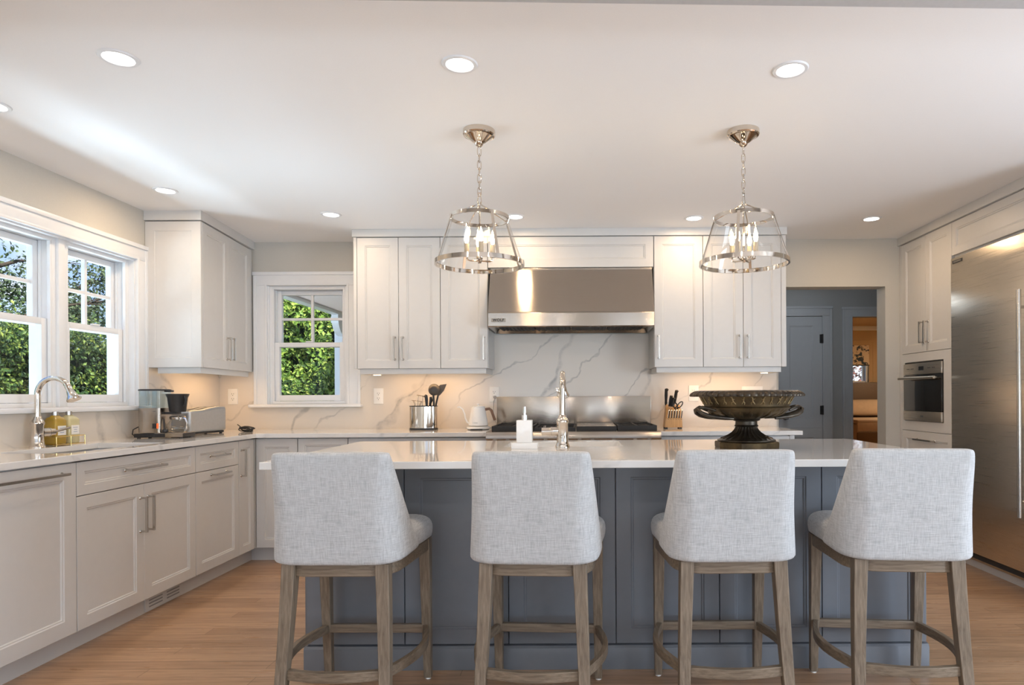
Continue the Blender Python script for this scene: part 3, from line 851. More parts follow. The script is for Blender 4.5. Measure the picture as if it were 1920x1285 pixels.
cu = bpy.data.curves.new('lettering', 'FONT'); cu.body = 'WOLF'; cu.size = .026; cu.extrude = .0004; cu.align_x = 'CENTER'; cu.align_y = 'CENTER'; cu.space_character = 1.15; cu.offset = .0011
_tmp = bpy.data.objects.new('lettering', cu); COL.objects.link(_tmp); bpy.context.view_layer.update()
_me = bpy.data.meshes.new_from_object(_tmp.evaluated_get(bpy.context.evaluated_depsgraph_get())); bpy.data.objects.remove(_tmp)
_me.materials.clear(); _me.materials.append(M['slot'])
lt = bpy.data.objects.new('lettering', _me); COL.objects.link(lt); lt.parent = bd
lt.location = Vector((HX0 + .0765, 4.7108, 1.7155)) - Vector(t.location); lt.rotation_euler = (PI / 2, 0, 0)

# ---------------------------------------------------------------- range
t = empty('range', (-.033, 4.9, 0), 'wide stainless steel gas range with black grates and a steel back panel', 'range')
GX0, GX1 = -.638, .572
bm = B(); box(bm, GX0, GX1, 4.60, 5.222, .10, .905); obj('body', bm, M['steel'], t)
bm = B()
prism(bm, [(5.18, .905), (5.18, .921), (4.575, .921), (4.560, .917), (4.552, .905), (4.552, .872), (4.560, .862), (4.575, .858), (4.60, .858), (4.60, .905)], GX0 - .004, GX1 + .004, 'x')
obj('bullnose', bm, M['steel'], t)
bm = B(); box(bm, GX0, GX1, 4.585, 4.599, .70, .857, .002); kp = obj('control_panel', bm, M['steelh'], t)
for k, x in enumerate((-.585, -.495, -.35, -.23, -.08, .01, .10, .25, .40, .50)):
    bm = B(); cyl(bm, (x, 4.584, .815), (x, 4.578, .815), .033, None, 24); cyl(bm, (x, 4.578, .815), (x, 4.545, .815), .024, .020, 20); box(bm, x - .003, x + .003, 4.542, 4.546, .815, .834)
    obj('knob', bm, M['chrome'], kp)
bm = B(); box(bm, GX0 + .01, GX1 - .01, 4.580, 4.599, .20, .69, .004); od = obj('oven_door', bm, M['steelh'], t)
bm = B(); cyl(bm, (GX0 + .04, 4.53, .65), (GX1 - .04, 4.53, .65), .013, None, 14)
for x in (GX0 + .08, GX1 - .08): cyl(bm, (x, 4.58, .65), (x, 4.53, .65), .008, None, 10)
obj('handle', bm, M['chrome'], od)
bm = B(); box(bm, GX0 - .006, GX1 + .004, 5.195, 5.222, .921, 1.165, .003); obj('back_panel', bm, M['steel'], t)
for (x0, x1, lb) in ((-.612, -.318, None), (-.312, -.020, None), (.278, .556, None)):
    bm = B(); zt = .957 if x0 > .2 or x0 < -.5 else .946
    for y0, y1 in ((4.63, 4.645), (5.165, 5.18), (4.895, 4.91)): box(bm, x0, x1, y0, y1, .9215, zt, .002)
    for x in (x0, (x0 + x1) / 2 - .007, x1 - .014): box(bm, x, x + .014, 4.645, 5.165, zt - .016, zt, .002)
    for yc in (4.77, 5.035):
        for a in range(4):
            an = a * PI / 2 + PI / 4; boxm(bm, Matrix.Translation(((x0 + x1) / 2 + .075 * math.cos(an), yc + .075 * math.sin(an), zt - .007)) @ Matrix.Rotation(an, 4, 'Z'), .10, .010, .014)
    obj('grate', bm, M['iron'], t)
    for yc in (4.77, 5.035):
        bm = B(); lathe(bm, [(.055, 0), (.055, .008), (.035, .010), (.035, .020), (0, .021)], ((x0 + x1) / 2, yc, .9215), 24); obj('burner', bm, M['iron'], t)
bm = B(); box(bm, -.014, .272, 4.632, 5.178, .9215, .951, .003); gr = obj('griddle', bm, M['iron'], t)
bm = B(); box(bm, -.010, .268, 4.636, 5.174, .9515, .9565, .002); obj('griddle_cover', bm, M['steel'], gr)

# ---------------------------------------------------------------- island base
t = empty('island', (.16, 3.25, 0), 'slate-blue panelled kitchen island under the large white stone top', 'island')
bm = B(); box(bm, -1.170, 1.485, 2.825, 3.265, .0, .8855); box(bm, -1.170, 1.485, 3.605, 3.70, .0, .8855)
box(bm, -1.170, -.386, 3.265, 3.605, 0, .8855); box(bm, .237, 1.485, 3.265, 3.605, 0, .8855)
obj('carcass', bm, M['island'], t)
e = [-1.168, -.746, -.302, .157, .600, 1.038, 1.484]
for k in range(6):
    front('panel_door', t, (e[k] + .0018, 2.8245, .108), UBk, NBk, e[k + 1] - e[k] - .0036, .774, None, mat='island', st=.063, rec=.008)
bm = B(); box(bm, -1.176, 1.491, 2.795, 2.824, 0, .092, .001); prism(bm, [(2.824, .092), (2.797, .092), (2.803, .100), (2.824, .104)], -1.176, 1.491, 'x')
box(bm, -1.182, -1.171, 2.824, 3.70, 0, .098, .001); box(bm, 1.486, 1.497, 2.824, 3.70, 0, .098, .001); obj('baseboard', bm, M['island'], t)
for x, n, u in ((-1.1705, (-1, 0, 0), (0, -1, 0)), (1.4855, (1, 0, 0), (0, 1, 0))):
    for k in range(2):
        y0 = 2.83 + k * .432
        o = (x, y0 + .43 if n[0] < 0 else y0, .108)
        bm = B(); panel(bm, o, u, n, .43, .774, .012, .063, .007); obj('end_panel', bm, M['island'], t)

# ---------------------------------------------------------------- counter stools
STO = rounded([(.238, .235), (-.238, .235), (-.208, -.225), (.208, -.225)], [.06, .06, .13, .13], 7)
def taper_leg(bm, p, q, a, b, bend=0):
    """square tapering leg from top p to foot q"""
    p, q = Vector(p), Vector(q); n = 6; rows = []
    for k in range(n + 1):
        s = k / n; c = p.lerp(q, s); w = a + (b - a) * s
        c.y += bend * math.sin(PI * s)
        rows.append([(c.x - w, c.y - w, c.z), (c.x + w, c.y - w, c.z), (c.x + w, c.y + w, c.z), (c.x - w, c.y + w, c.z)])
    loft(bm, rows)
def make_stool(label, grp):
    t = empty('counter_stool', (0, 0, 0), label, 'stool', grp)
    bm = B()
    rows = [[(x, y, z) for x, y in inset(STO, d)] for z, d in ((.592, .004), (.600, -.004), (.632, -.010), (.662, -.006), (.680, .014), (.690, .045), (.694, .09))]
    loft(bm, rows); obj('seat', bm, M['linen'], t, local=True, subsurf=1)
    bm = B(); loft(bm, [[(x, y, z) for x, y in inset(STO, .012)] for z in (.545, .5915)]); obj('seat_frame', bm, M['legwoodx'], t, local=True, bevel=.003)
    # wrapped backrest
    bm = B(); rows = []
    lv = [(0, .0), (.05, .0), (.25, 0), (.5, 0), (.75, 0), (.93, 0), (.985, .004), (1.0, .016)]
    for s, ins in lv:
        z = .586 + .395 * s
        W = .222 - .034 * s; yb = -.238 - .045 * s; F = .255 * (1 - s) ** 1.15 + .040
        th = .058 - .012 * s; ou, inn = [], []
        bow = .018 * (1 - .4 * s)
        path = rounded([(W + .020, yb + F), (W + .004, yb), (-W - .004, yb), (-W - .020, yb + F)], [.001, .085, .085, .001], 8)
        # keep only the open chain and bow the rear outwards
        ch = [(x, y - bow * max(0, 1 - (x / W) ** 2)) for x, y in path[8:-8]]
        n = len(ch)
        for k in range(n):
            a, b = ch[max(k - 1, 0)], ch[min(k + 1, n - 1)]
            tx, ty = b[0] - a[0], b[1] - a[1]; l = math.hypot(tx, ty); nx, ny = -ty / l, tx / l
            if nx * ch[k][0] + ny * (ch[k][1] - yb - F) > 0: nx, ny = -nx, -ny
            edge = min(k, n - 1 - k); tt = th if edge > 1 else th * (.62 if edge == 0 else .86)
            ou.append((ch[k][0] + nx * ins, ch[k][1] + ny * ins)); inn.append((ch[k][0] + nx * (tt - ins), ch[k][1] + ny * (tt - ins)))
        rows.append([(x, y, z) for x, y in ou + inn[::-1]])
    loft(bm, rows); obj('backrest', bm, M['linen'], t, local=True, subsurf=2, smooth=80)
    for sx in (-1, 1):
        bm = B(); taper_leg(bm, (sx * .206, .206, .591), (sx * .206, .246, .006), .0225, .015); obj('leg', bm, M['legwood'], t, local=True, bevel=.002)
        bm = B(); taper_leg(bm, (sx * .162, -.196, .591), (sx * .186, -.262, .006), .0235, .017, .010); obj('leg', bm, M['legwood'], t, local=True, bevel=.002)
    for x, y in ((-.206, .246), (.206, .246), (-.186, -.262), (.186, -.262)):
        bm = B(); cyl(bm, (x, y, 0), (x, y, .0055), .012, None, 12); obj('glide', bm, M['plastic'], t, local=True)
    zz = .215
    bm = B(); strip(bm, [(-.19, .226, zz), (.19, .226, zz)], .011, .017); obj('stretcher', bm, M['legwoodx'], t, local=True, bevel=.002)
    bm = B(); strip(bm, [(-.165 + .33 * k / 8, -.226 - .028 * math.sin(PI * k / 8), zz) for k in range(9)], .011, .017); obj('stretcher', bm, M['legwoodx'], t, local=True, bevel=.002)
    for sx in (-1, 1):
        bm = B(); strip(bm, [(sx * (.204 - .026 * k / 10 + .050 * math.sin(PI * k / 10)), .212 - .42 * k / 10, zz) for k in range(11)], .010, .017); obj('stretcher', bm, M['legwoody'], t, local=True, bevel=.002)
    return t
SG = 'upholstered counter stools along the island'
st = make_stool('oatmeal linen counter stool nearest the sink wall, first in the row', SG)
STL = [(-.838, 2.478, -1.0, None), (-.145, 2.472, -4.0, 'oatmeal linen counter stool in front of the soap dispenser, second in the row'),
       (.536, 2.492, 0.5, 'oatmeal linen counter stool in front of the bronze urn, third in the row'),
       (1.168, 2.498, -5.0, 'oatmeal linen counter stool nearest the refrigerator, last in the row')]
for k, (x, y, a, lb) in enumerate(STL):
    o = st if k == 0 else copy_tree(st)
    o.location = (x, y, 0); o.rotation_euler = (0, 0, math.radians(a))
    if lb: o['label'] = lb

# ---------------------------------------------------------------- recessed lights
def make_can():
    t = empty('recessed_light', (0, 0, ZC), 'x', 'ceiling light', 'recessed ceiling lights')
    bm = B(); lathe(bm, [(.048, -.001), (.052, -.006), (.064, -.005), (.068, 0), (.048, 0)], (0, 0, 0), 40, close=True); obj('trim_ring', bm, M['trim'], t, local=True)
    bm = B(); lathe(bm, [(0, -.003), (.0485, -.003), (.0485, -.0005), (0, -.0005)], (0, 0, 0), 32); obj('lens', bm, M['lens'], t, local=True)
    l = lamp('downlight', 'AREA', (0, 0, -.010), CAN, (1, .70, .42), shape='DISK', size=.09); l.parent = t
    return t
CANS = [(-1.669, 2.392, 'recessed ceiling light in the front row, on the sink window side'), (-.436, 2.451, 'recessed ceiling light in front of the left pendant'),
        (.817, 2.505, 'recessed ceiling light in front of the right pendant'), (-2.459, 3.919, 'recessed ceiling light close to the corner wall cabinet and windows'),
        (-1.669, 4.451, 'recessed ceiling light near the back window'), (-.428, 4.529, 'recessed ceiling light just behind the left pendant, by the hood'),
        (.817, 4.594, 'recessed ceiling light just behind the right pendant'), (2.079, 4.634, 'recessed ceiling light near the hall opening and oven tower'),
        (-2.47, 2.77, 'recessed ceiling light cut by the left edge, over the sink windows')]
can0 = make_can()
for k, (x, y, lb) in enumerate(CANS):
    o = can0 if k == 0 else copy_tree(can0)
    o.location = (x, y, ZC); o['label'] = lb
# ---------------------------------------------------------------- pendants
def make_pendant():
    t = empty('pendant_light', (0, 0, ZC), 'x', 'pendant light', 'glass lantern pendants over the island')
    N = M['nickel']
    bm = B(); lathe(bm, [(0, 0), (.074, 0), (.075, -.003), (.075, -.022), (.071, -.027), (.064, -.028), (.060, -.031), (.030, -.055), (.018, -.060), (.020, -.064), (.016, -.070), (.009, -.076), (0, -.078)], (0, 0, 0), 40); obj('canopy', bm, N, t, local=True)
    bm = B()
    z = -.078
    for k in range(7):
        a = (k % 2) * PI / 2 + .4; w, h = .0085, .0205
        pts = []
        for q in [2 * PI * j / 16 for j in range(16)]:
            u, s = math.cos(q), math.sin(q)
            u = math.copysign(abs(u) ** .6, u); s = math.copysign(abs(s) ** .7, s)
            pts.append((w * u * math.cos(a), w * u * math.sin(a), z - h + h * s))
        tube(bm, pts, .0021, 7, closed=True); z -= .0315
    obj('chain', bm, N, t, local=True)
    zt, zb, rt, rb = -.410, -.622, .136, .204
    bm = B(); tube(bm, [(.010, 0, -.335), (-.010, 0, -.335), (-.004, 0, -.298), (-.009, 0, -.292), (.009, 0, -.292), (.004, 0, -.298)], .002, 7, closed=True); cyl(bm, (0, 0, -.335), (0, 0, -.350), .010, .008, 14); cyl(bm, (0, 0, -.350), (0, 0, -.598), .0045, None, 12); obj('stem', bm, N, t, local=True)
    bm = B(); ring(bm, (0, 0, zt), rt, .003, .008, 56); obj('upper_ring', bm, N, t, local=True)
    bm = B(); ring(bm, (0, 0, zb), rb, .004, .010, 64); obj('lower_ring', bm, N, t, local=True)
    for k in range(4):
        a = k * PI / 2 + .55; c, s = math.cos(a), math.sin(a)
        bm = B(); tube(bm, [(c * .006, s * .006, -.345), (c * rt, s * rt, zt + .002)], .0028, 8); obj('arm', bm, N, t, local=True)
        bm = B(); strip(bm, [(c * (rt + .002), s * (rt + .002), zt), (c * (rb + .001), s * (rb + .001), zb)], .0065, .0018, (c, s, .3)); obj('strap', bm, N, t, local=True)
    bm = B(); lathe(bm, [(rt - .004, zt - .006), (rb - .006, zb + .006)], (0, 0, 0), 64); obj('glass_shade', bm, M['shade'], t, local=True, smooth=80)
    bm = B(); lathe(bm, [(0, -.622), (.006, -.620), (.010, -.612), (.006, -.604), (.014, -.602), (.014, -.596), (0, -.594)], (0, 0, 0), 20)
    for k in range(4):
        a = k * PI / 2 + .25; c, s = math.cos(a), math.sin(a)
        tube(bm, [(0, 0, -.610), (c * .045, s * .045, -.610), (c * .058, s * .058, -.606), (c * .060, s * .060, -.590)], .0042, 8)
        lathe(bm, [(0, -.594), (.017, -.590), (.018, -.586), (0, -.585)], (c * .060, s * .060, 0), 16)
    obj('cluster', bm, N, t, local=True)
    for k in range(4):
        a = k * PI / 2 + .25; c, s = .060 * math.cos(a), .060 * math.sin(a)
        bm = B(); cyl(bm, (c, s, -.585), (c, s, -.532), .0115, None, 16); sl = obj('candle_sleeve', bm, M['sleeve'], t, local=True)
        bm = B(); lathe(bm, [(0, -.531), (.006, -.530), (.0105, -.515), (.011, -.507), (.0085, -.491), (.004, -.477), (.001, -.465), (0, -.464)], (c, s, 0), 14); obj('bulb', bm, M['bulb'], sl, local=True)
    return t
p1 = make_pendant(); p1['label'] = 'nickel lantern pendant with glowing candle bulbs, hanging left over the soap dispenser'
p1.location = (-.456, 3.065, ZC)
p2 = copy_tree(p1); p2.location = (.783, 3.085, ZC); p2.rotation_euler = (0, 0, .62)
p2['label'] = 'nickel lantern pendant with glowing candle bulbs, hanging right over the bronze urn'

# ---------------------------------------------------------------- faucets
def faucet(loc, rz, label, reach, neck, h, spray, lever):
    t = empty('faucet', loc, label, 'faucet', None, rz)
    N = M['nickel']
    bm = B(); lathe(bm, [(0, 0), (.036, 0), (.036, .006), (.031, .016), (.028, .030), (.027, .115), (.031, .122), (.031, .130), (.026, .140), (.019, .150), (.016, .160), (0, .161)], (0, 0, 0), 32); obj('body', bm, N, t, local=True)
    r = neck; cx = r; zc = h - r - .013
    pts = [(0, 0, .155)] + [(0, 0, .155 + (zc - .155) * k / 4) for k in range(1, 4)] + arc((cx, zc), r, 180, 38, 16)
    bm = B(); tube(bm, pts, .0135, 18); obj('neck', bm, N, t, local=True)
    a = math.radians(38); e = Vector(pts[-1]); d = Vector((math.sin(a), 0, -math.cos(a)))
    d = (d + Vector((0, 0, -.5))).normalized()
    bm = B(); tube(bm, [e - d * .004, e + d * .01, e + d * .03, e + d * .06, e + d * .078, e + d * .084, e + d * .090], [.0145, .0155, .0145, .021, .030, .034, .032], 22)
    s = obj('spray_head', bm, N, t, local=True)
    if spray:
        q = e + d * .045
        bm = B(); boxm(bm, Matrix.Translation(q + Vector((-.004, .026, -.012))) @ Matrix.Rotation(-.45, 4, 'X'), .016, .018, .032, .003); obj('spray_toggle', bm, N, s, local=True)
    L = Vector(lever)
    bm = B(); q = Vector((0, 0, .078)); u = Vector((L.x, L.y, 0)).normalized()
    cyl(bm, q + u * .02, q + u * .052, .022, .022, 20); cyl(bm, q + u * .0525, q + u * .056, .0235, None, 20); cyl(bm, q + u * .0565, q + u * .080, .021, .017, 20)
    if spray: cyl(bm, q + u * .0565, q + u * .102, .020, .019, 20)
    hd = obj('handle_hub', bm, N, t, local=True)
    bm = B(); cyl(bm, q + u * .0518, q + u * .0569, .0205, None, 20); obj('seal_ring', bm, M['black'], hd, local=True)
    pts = [q + u * .085, q + u * .092 + Vector((.05, 0, .01)), q + u * .092 + Vector((.11, 0, .02))] if spray else [q + u * .072, q + u * .10 + Vector((0, 0, L.z * .3)), q + u * .155 + Vector((0, 0, L.z))]
    bm = B(); tube(bm, pts, [.007, .0055, .006], 10); obj('lever', bm, N, hd, local=True)
    return t
faucet((-2.786, 3.38, .915), 0, 'tall polished gooseneck faucet standing at the window sink', .17, .085, .372, False, (.35, .94, .020))
faucet((-.078, 3.225, .915), PI / 2, 'tall polished gooseneck faucet standing on the island top', .17, .080, .378, True, (.0, 1, .012))

# ---------------------------------------------------------------- on the island
t = empty('soap_dispenser', (-.258, 3.165, .915), 'square white soap dispenser with metal pump on the island', 'soap dispenser')
bm = B(); box(bm, -.320, -.196, 3.125, 3.205, .915, .945, .002); obj('tray', bm, M['ceramic'], t)
bm = B(); box(bm, -.296, -.222, 3.130, 3.200, .9455, 1.052, .003); obj('bottle', bm, M['ceramic'], t)
bm = B(); cyl(bm, (-.259, 3.165, 1.052), (-.259, 3.165, 1.076), .015, None, 20); cyl(bm, (-.259, 3.165, 1.076), (-.259, 3.165, 1.092), .006, None, 12); cyl(bm, (-.259, 3.165, 1.086), (-.259, 3.165, 1.116), .0085, .007, 14); cyl(bm, (-.259, 3.165, 1.108), (-.259, 3.20, 1.105), .0045, None, 10); obj('pump', bm, M['chrome'], t)

BZ = NT('aged bronze').set(Metallic=.75, Roughness=.42)
_n = BZ.noise(BZ.coords(), 14, 5, .6)
BZ.color(BZ.ramp(_n, [(.3, (.042, .029, .016)), (.5, (.092, .064, .031)), (.72, (.17, .122, .060))])); BZ.bump(_n, .15, .003)
DK = NT('dark bronze').set(Metallic=.8, Roughness=.36)
_n = DK.noise(DK.coords(), 16, 5, .6)
DK.color(DK.ramp(_n, [(.3, (.028, .022, .018)), (.72, (.105, .085, .062))])); DK.bump(_n, .12, .003)
GB = plain('rubbed gold bronze', (.25, .185, .095), .38, .85, var=.2, bscale=40)
t = empty('urn', (.808, 3.155, .915), 'large footed bronze urn with a relief frieze and two looped handles on the island', 'urn')
UC = (.808, 3.155, .915)
bm = B(); lathe(bm, [(0, 0), (.150, 0), (.152, .004), (.152, .026), (.148, .030), (0, .030)], UC, 8, rot0=PI / 8); obj('plinth', bm, BZ.m, t, smooth=20)
bm = B()
prof = [(0, .030), (.134, .030), (.137, .033), (.137, .038), (.131, .041), (.124, .043), (.121, .048), (.104, .054), (.086, .062), (.070, .073), (.059, .085), (.053, .095), (.051, .102)]
def flute(th, r, z, i): return r * (1 - .09 * (abs(math.sin(th * 13)) ** .7)) if 6 <= i else r
lathe(bm, prof, UC, 156, flute)
obj('fluted_foot', bm, DK.m, t, smooth=50)
bm = B(); lathe(bm, [(.0, .1005), (.054, .1005), (.057, .104), (.054, .108), (.052, .110), (.051, .126), (.062, .130), (.066, .134), (.063, .139), (0, .139)], UC, 48); obj('collar', bm, DK.m, t)
bm = B()
def lobe(th, r, z, i): return r * (1 + .022 * abs(math.sin(th * 18))) if 2 <= i <= 6 else r
lathe(bm, [(0, .137), (.058, .138), (.100, .143), (.145, .154), (.175, .167), (.190, .180), (.194, .186), (.201, .188), (.204, .192), (.201, .197), (.1985, .199),
           (.2015, .210), (.207, .224), (.216, .240), (.228, .253), (.238, .259), (.226, .262), (.214, .252), (.198, .232), (.190, .210), (.180, .188), (.150, .168), (.08, .154), (0, .152)], UC, 144, lobe)
obj('bowl', bm, BZ.m, t, smooth=40)
bm = B()
def egg(th, r, z, i): return r + (.008 * (abs(math.sin(th * 27)) - .6) if 1 <= i <= 4 else 0)
lathe(bm, [(.228, .251), (.250, .2445), (.264, .2455), (.267, .252), (.260, .262), (.247, .271), (.237, .2735), (.228, .268)], UC, 270, egg, close=True)
obj('rim', bm, DK.m, t, smooth=60)
bm = B()                     # relief frieze: a ring of small striding figures
for k in range(30):
    th = 2 * PI * k / 30; s = 1 if k % 2 else -1; R0 = .198
    def q(da, z, o=0): 
        rr = float(np.interp(z - .006, [.199, .210, .224, .240, .253], [.1985, .2015, .207, .216, .228])) + .0012 + o
        return (UC[0] + rr * math.cos(th + da), UC[1] + rr * math.sin(th + da), UC[2] + z - .006)
    ln = .021 * s * (1 + .25 * math.sin(k * 2.3))
    tube(bm, [q(ln * .2, .228), q(ln * .5, .236), q(ln * .6, .243)], [.0032, .0042, .0034], 6)
    tube(bm, [q(ln * .7, .246), q(ln * .8, .250)], [.0030, .0026], 6)
    tube(bm, [q(ln * .2, .229), q(ln * 1.9, .222), q(ln * 1.5, .214)], [.0030, .0026, .0018], 6)
    tube(bm, [q(ln * .2, .229), q(-ln * 1.0, .221), q(-ln * 1.9, .215)], [.0030, .0025, .0018], 6)
    tube(bm, [q(ln * .6, .242), q(ln * 1.9, .245 + .003 * (k % 3)), q(ln * 2.4, .249)], [.0022, .002, .0015], 6)
    tube(bm, [q(ln * .6, .242), q(-ln * 1.0, .237), q(-ln * 1.6, .243)], [.0022, .002, .0015], 6)
obj('relief_frieze', bm, GB, t, smooth=80)
bm = B()                     # upright leaves on the lower bowl
for k in range(24):
    th = 2 * PI * (k + .5) / 24
    P = [(.100, .142), (.143, .152), (.173, .165), (.189, .180)]
    tube(bm, [(UC[0] + (r + .0015) * math.cos(th), UC[1] + (r + .0015) * math.sin(th), UC[2] + z) for r, z in P], [.002, .007, .010, .004], 8, flat=.35, up=(math.cos(th), math.sin(th), 0))
obj('leaf_band', bm, BZ.m, t, smooth=80)
for s, w in ((-1, 0), (1, 0)):
    bm = B()
    an = math.radians(9) if s > 0 else PI + math.radians(24)
    c, sn = math.cos(an), math.sin(an)
    for off in (-.034, .034):
        def H(r, z, o): return (UC[0] + r * c - o * sn, UC[1] + r * sn + o * c, UC[2] + z)
        tube(bm, [H(.120, .142, off * 1.7), H(.165, .146, off * 1.5), H(.205, .150, off * 1.2), H(.245, .158, off), H(.272, .170, off * .7), H(.282, .182, off * .4), H(.276, .192, 0)], [.007, .010, .010, .0095, .009, .009, .008], 12)
        tube(bm, [H(.276, .192, 0), H(.258, .196, off * .4), H(.232, .190, off * .8), H(.203, .180, off)], [.008, .008, .007, .006], 10)
    obj('handle', bm, DK.m, t, smooth=80)

# ---------------------------------------------------------------- sink corner: bottles in a caddy
t = empty('soap_caddy', (-2.80, 3.56, .915), 'gold wire caddy holding two soap bottles behind the sink', 'caddy')
gold = plain('gold wire', (.83, .62, .25), .22, 1.0)
cx, cy, cl, cw = -2.805, 3.565, .100, .048
bm = B()
for z in (.922, .965):
    tube(bm, [(cx - cw, cy - cl, z), (cx + cw, cy - cl, z), (cx + cw, cy + cl, z), (cx - cw, cy + cl, z)], .0022, 7, closed=True)
for x in (-cw, cw):
    for y in (-cl, 0, cl): tube(bm, [(cx + x, cy + y, .915), (cx + x, cy + y, .965)], .0022, 7)
for y in (-.07, -.035, .035, .07): tube(bm, [(cx - cw, cy + y, .922), (cx + cw, cy + y, .922)], .0018, 7)
obj('wire_frame', bm, gold, t)
for y, col, lb in ((3.518, (.62, .40, .04), 'clear bottle of amber liquid soap in the gold caddy'), (3.612, (.80, .73, .42), 'clear bottle of pale yellow lotion in the gold caddy')):
    t = empty('soap_bottle', (cx, y, .9245), lb, 'bottle', 'soap bottles by the sink')
    so = rounded([(cx - .034, y - .040), (cx + .034, y - .040), (cx + .034, y + .040), (cx - .034, y + .040)], .012, 4)
    liq = plain('liquid soap', col, .12, 0, var=.02, Coat_Weight=.8, Transmission_Weight=.35)
    bm = B(); loft(bm, [[(*p, .9248) for p in inset(so, .004)], [(*p, .932) for p in so], [(*p, 1.050) for p in so], [(*p, 1.064) for p in inset(so, .010)], [(*p, 1.072) for p in inset(so, .026)], [(*p, 1.078) for p in inset(so, .030)]]); obj('bottle_body', bm, liq, t)
    bm = B(); cyl(bm, (cx, y, 1.078), (cx, y, 1.098), .015, None, 20); obj('cap', bm, M['pull'], t)
    bm = B(); box(bm, cx + .0342, cx + .0348, y - .026, y + .030, .972, 1.022); lb_ = obj('paper_label', bm, M['plastic'], t)
    bm = B()
    for k, w in enumerate((.034, .022, .028)): box(bm, cx + .0349, cx + .0351, y + .002 - w / 2, y + .002 + w / 2, 1.008 - k * .012, 1.012 - k * .012)
    obj('label_text', bm, plain('label ink', (.45, .50, .60), .6), lb_)

# ---------------------------------------------------------------- coffee maker, toaster, cord
t = empty('coffee_maker', (-2.66, 4.20, .915), 'steel coffee maker with clear water tank and glass carafe beside the window', 'coffee maker', None, math.radians(4))
bm = B(); box(bm, -.13, .165, -.085, .075, .006, .030, .004); obj('base', bm, M['black'], t, local=True)
bm = B(); box(bm, -.005, .163, -.087, .072, .0305, .034, .001); box(bm, .060, .167, -.0875, -.0855, .008, .032); obj('base_plate', bm, M['steel'], t, local=True)
bm = B(); loft(bm, [[(x, y, z) for x, y in rounded([(-.125, -.075), (.025, -.075), (.025, .07), (-.125, .07)], [.05, .02, .02, .05], 6)] for z in (.0345, .190)]); bd = obj('housing', bm, M['steel'], t, local=True)
for k, c in enumerate((M['black'], M['black'], plain('orange lit switch', (.75, .12, .03), .3, Emission_Color=(1, .15, .03), Emission_Strength=.5))):
    bm = B(); box(bm, -.022 + k * .013, -.011 + k * .013, -.0785, -.0752, .062, .094, .001); obj('switch', bm, c, bd, local=True)
bm = B(); box(bm, -.020, -.004, -.0762, -.0752, .168, .171); obj('maker_mark', bm, M['slot'], bd, local=True)
bm = B()
so = rounded([(-.123, -.073), (.023, -.073), (.023, .068), (-.123, .068)], [.045, .02, .02, .045], 6); si = inset(so, .003)
R = [[bm.verts.new((x, y, z)) for x, y in (so if z2 == 0 else si)] for z, z2 in ((.191, 0), (.300, 0), (.300, 1), (.191, 1))]
for a, b in zip(R, R[1:]):
    for k in range(len(a)): bm.faces.new((a[k], a[(k + 1) % len(a)], b[(k + 1) % len(a)], b[k]))
tk = obj('water_tank', bm, M['tank'], t, local=True)
bm = B(); cyl(bm, (-.05, 0, .191), (-.05, 0, .300), .014, None, 16); obj('riser_tube', bm, M['tank'], tk, local=True)
bm = B(); loft(bm, [[(x, y, z) for x, y in inset(so, d)] for z, d in ((.3005, -.003), (.308, -.003), (.311, .006))]); box(bm, .020, .060, -.02, .02, .292, .304, .002); obj('lid', bm, M['black'], t, local=True)
bm = B(); lathe(bm, [(0, .165), (.045, .165), (.048, .172), (.058, .255), (.066, .274), (.066, .280), (0, .281)], (.092, 0, 0), 28); box(bm, .026, .10, -.03, .03, .150, .1645, .003); obj('brew_basket', bm, M['black'], t, local=True)
bm = B(); tube(bm, [(.150, -.03, .268), (.158, -.03, .24), (.150, -.03, .205), (.142, -.03, .205)], .005, 8); obj('basket_lever', bm, M['black'], t, local=True)
bm = B(); lathe(bm, [(0, .0345), (.050, .0345), (.062, .045), (.066, .062), (.060, .085), (.045, .105), (.040, .115), (.043, .122)], (.092, 0, 0), 32); cf = obj('carafe', bm, M['carafe'], t, local=True, smooth=80)
bm = B(); lathe(bm, [(0, .118), (.045, .118), (.046, .132), (.040, .137), (0, .138)], (.092, 0, 0), 28); obj('carafe_lid', bm, M['steel'], cf, local=True)
bm = B(); tube(bm, [(.128, -.020, .125), (.158, -.036, .120), (.170, -.042, .095), (.166, -.040, .065), (.148, -.030, .045)], .008, 10, flat=.6); obj('carafe_handle', bm, M['chrome'], cf, local=True)
bm = B(); tube(bm, [(.034, -.05, .120), (.042, -.062, .07), (.046, -.066, .052)], .006, 8); lathe(bm, [(0, -.014), (.016, -.010), (.019, 0), (.016, .010), (0, .012)], (.050, -.066, .046), 16); obj('measuring_scoop', bm, M['black'], t, local=True)
bm = B(); tube(bm, [(-.12, -.02, .012), (-.150, -.03, .010), (-.158, -.05, .026), (-.15, -.055, .055), (-.135, -.01, .075)], .0035, 8); obj('power_cord', bm, M['black'], t, local=True)
for x in (-.11, .145):
    for y in (-.065, .055):
        bm = B(); cyl(bm, (x, y, 0), (x, y, .006), .010, None, 12); obj('foot', bm, M['black'], t, local=True)

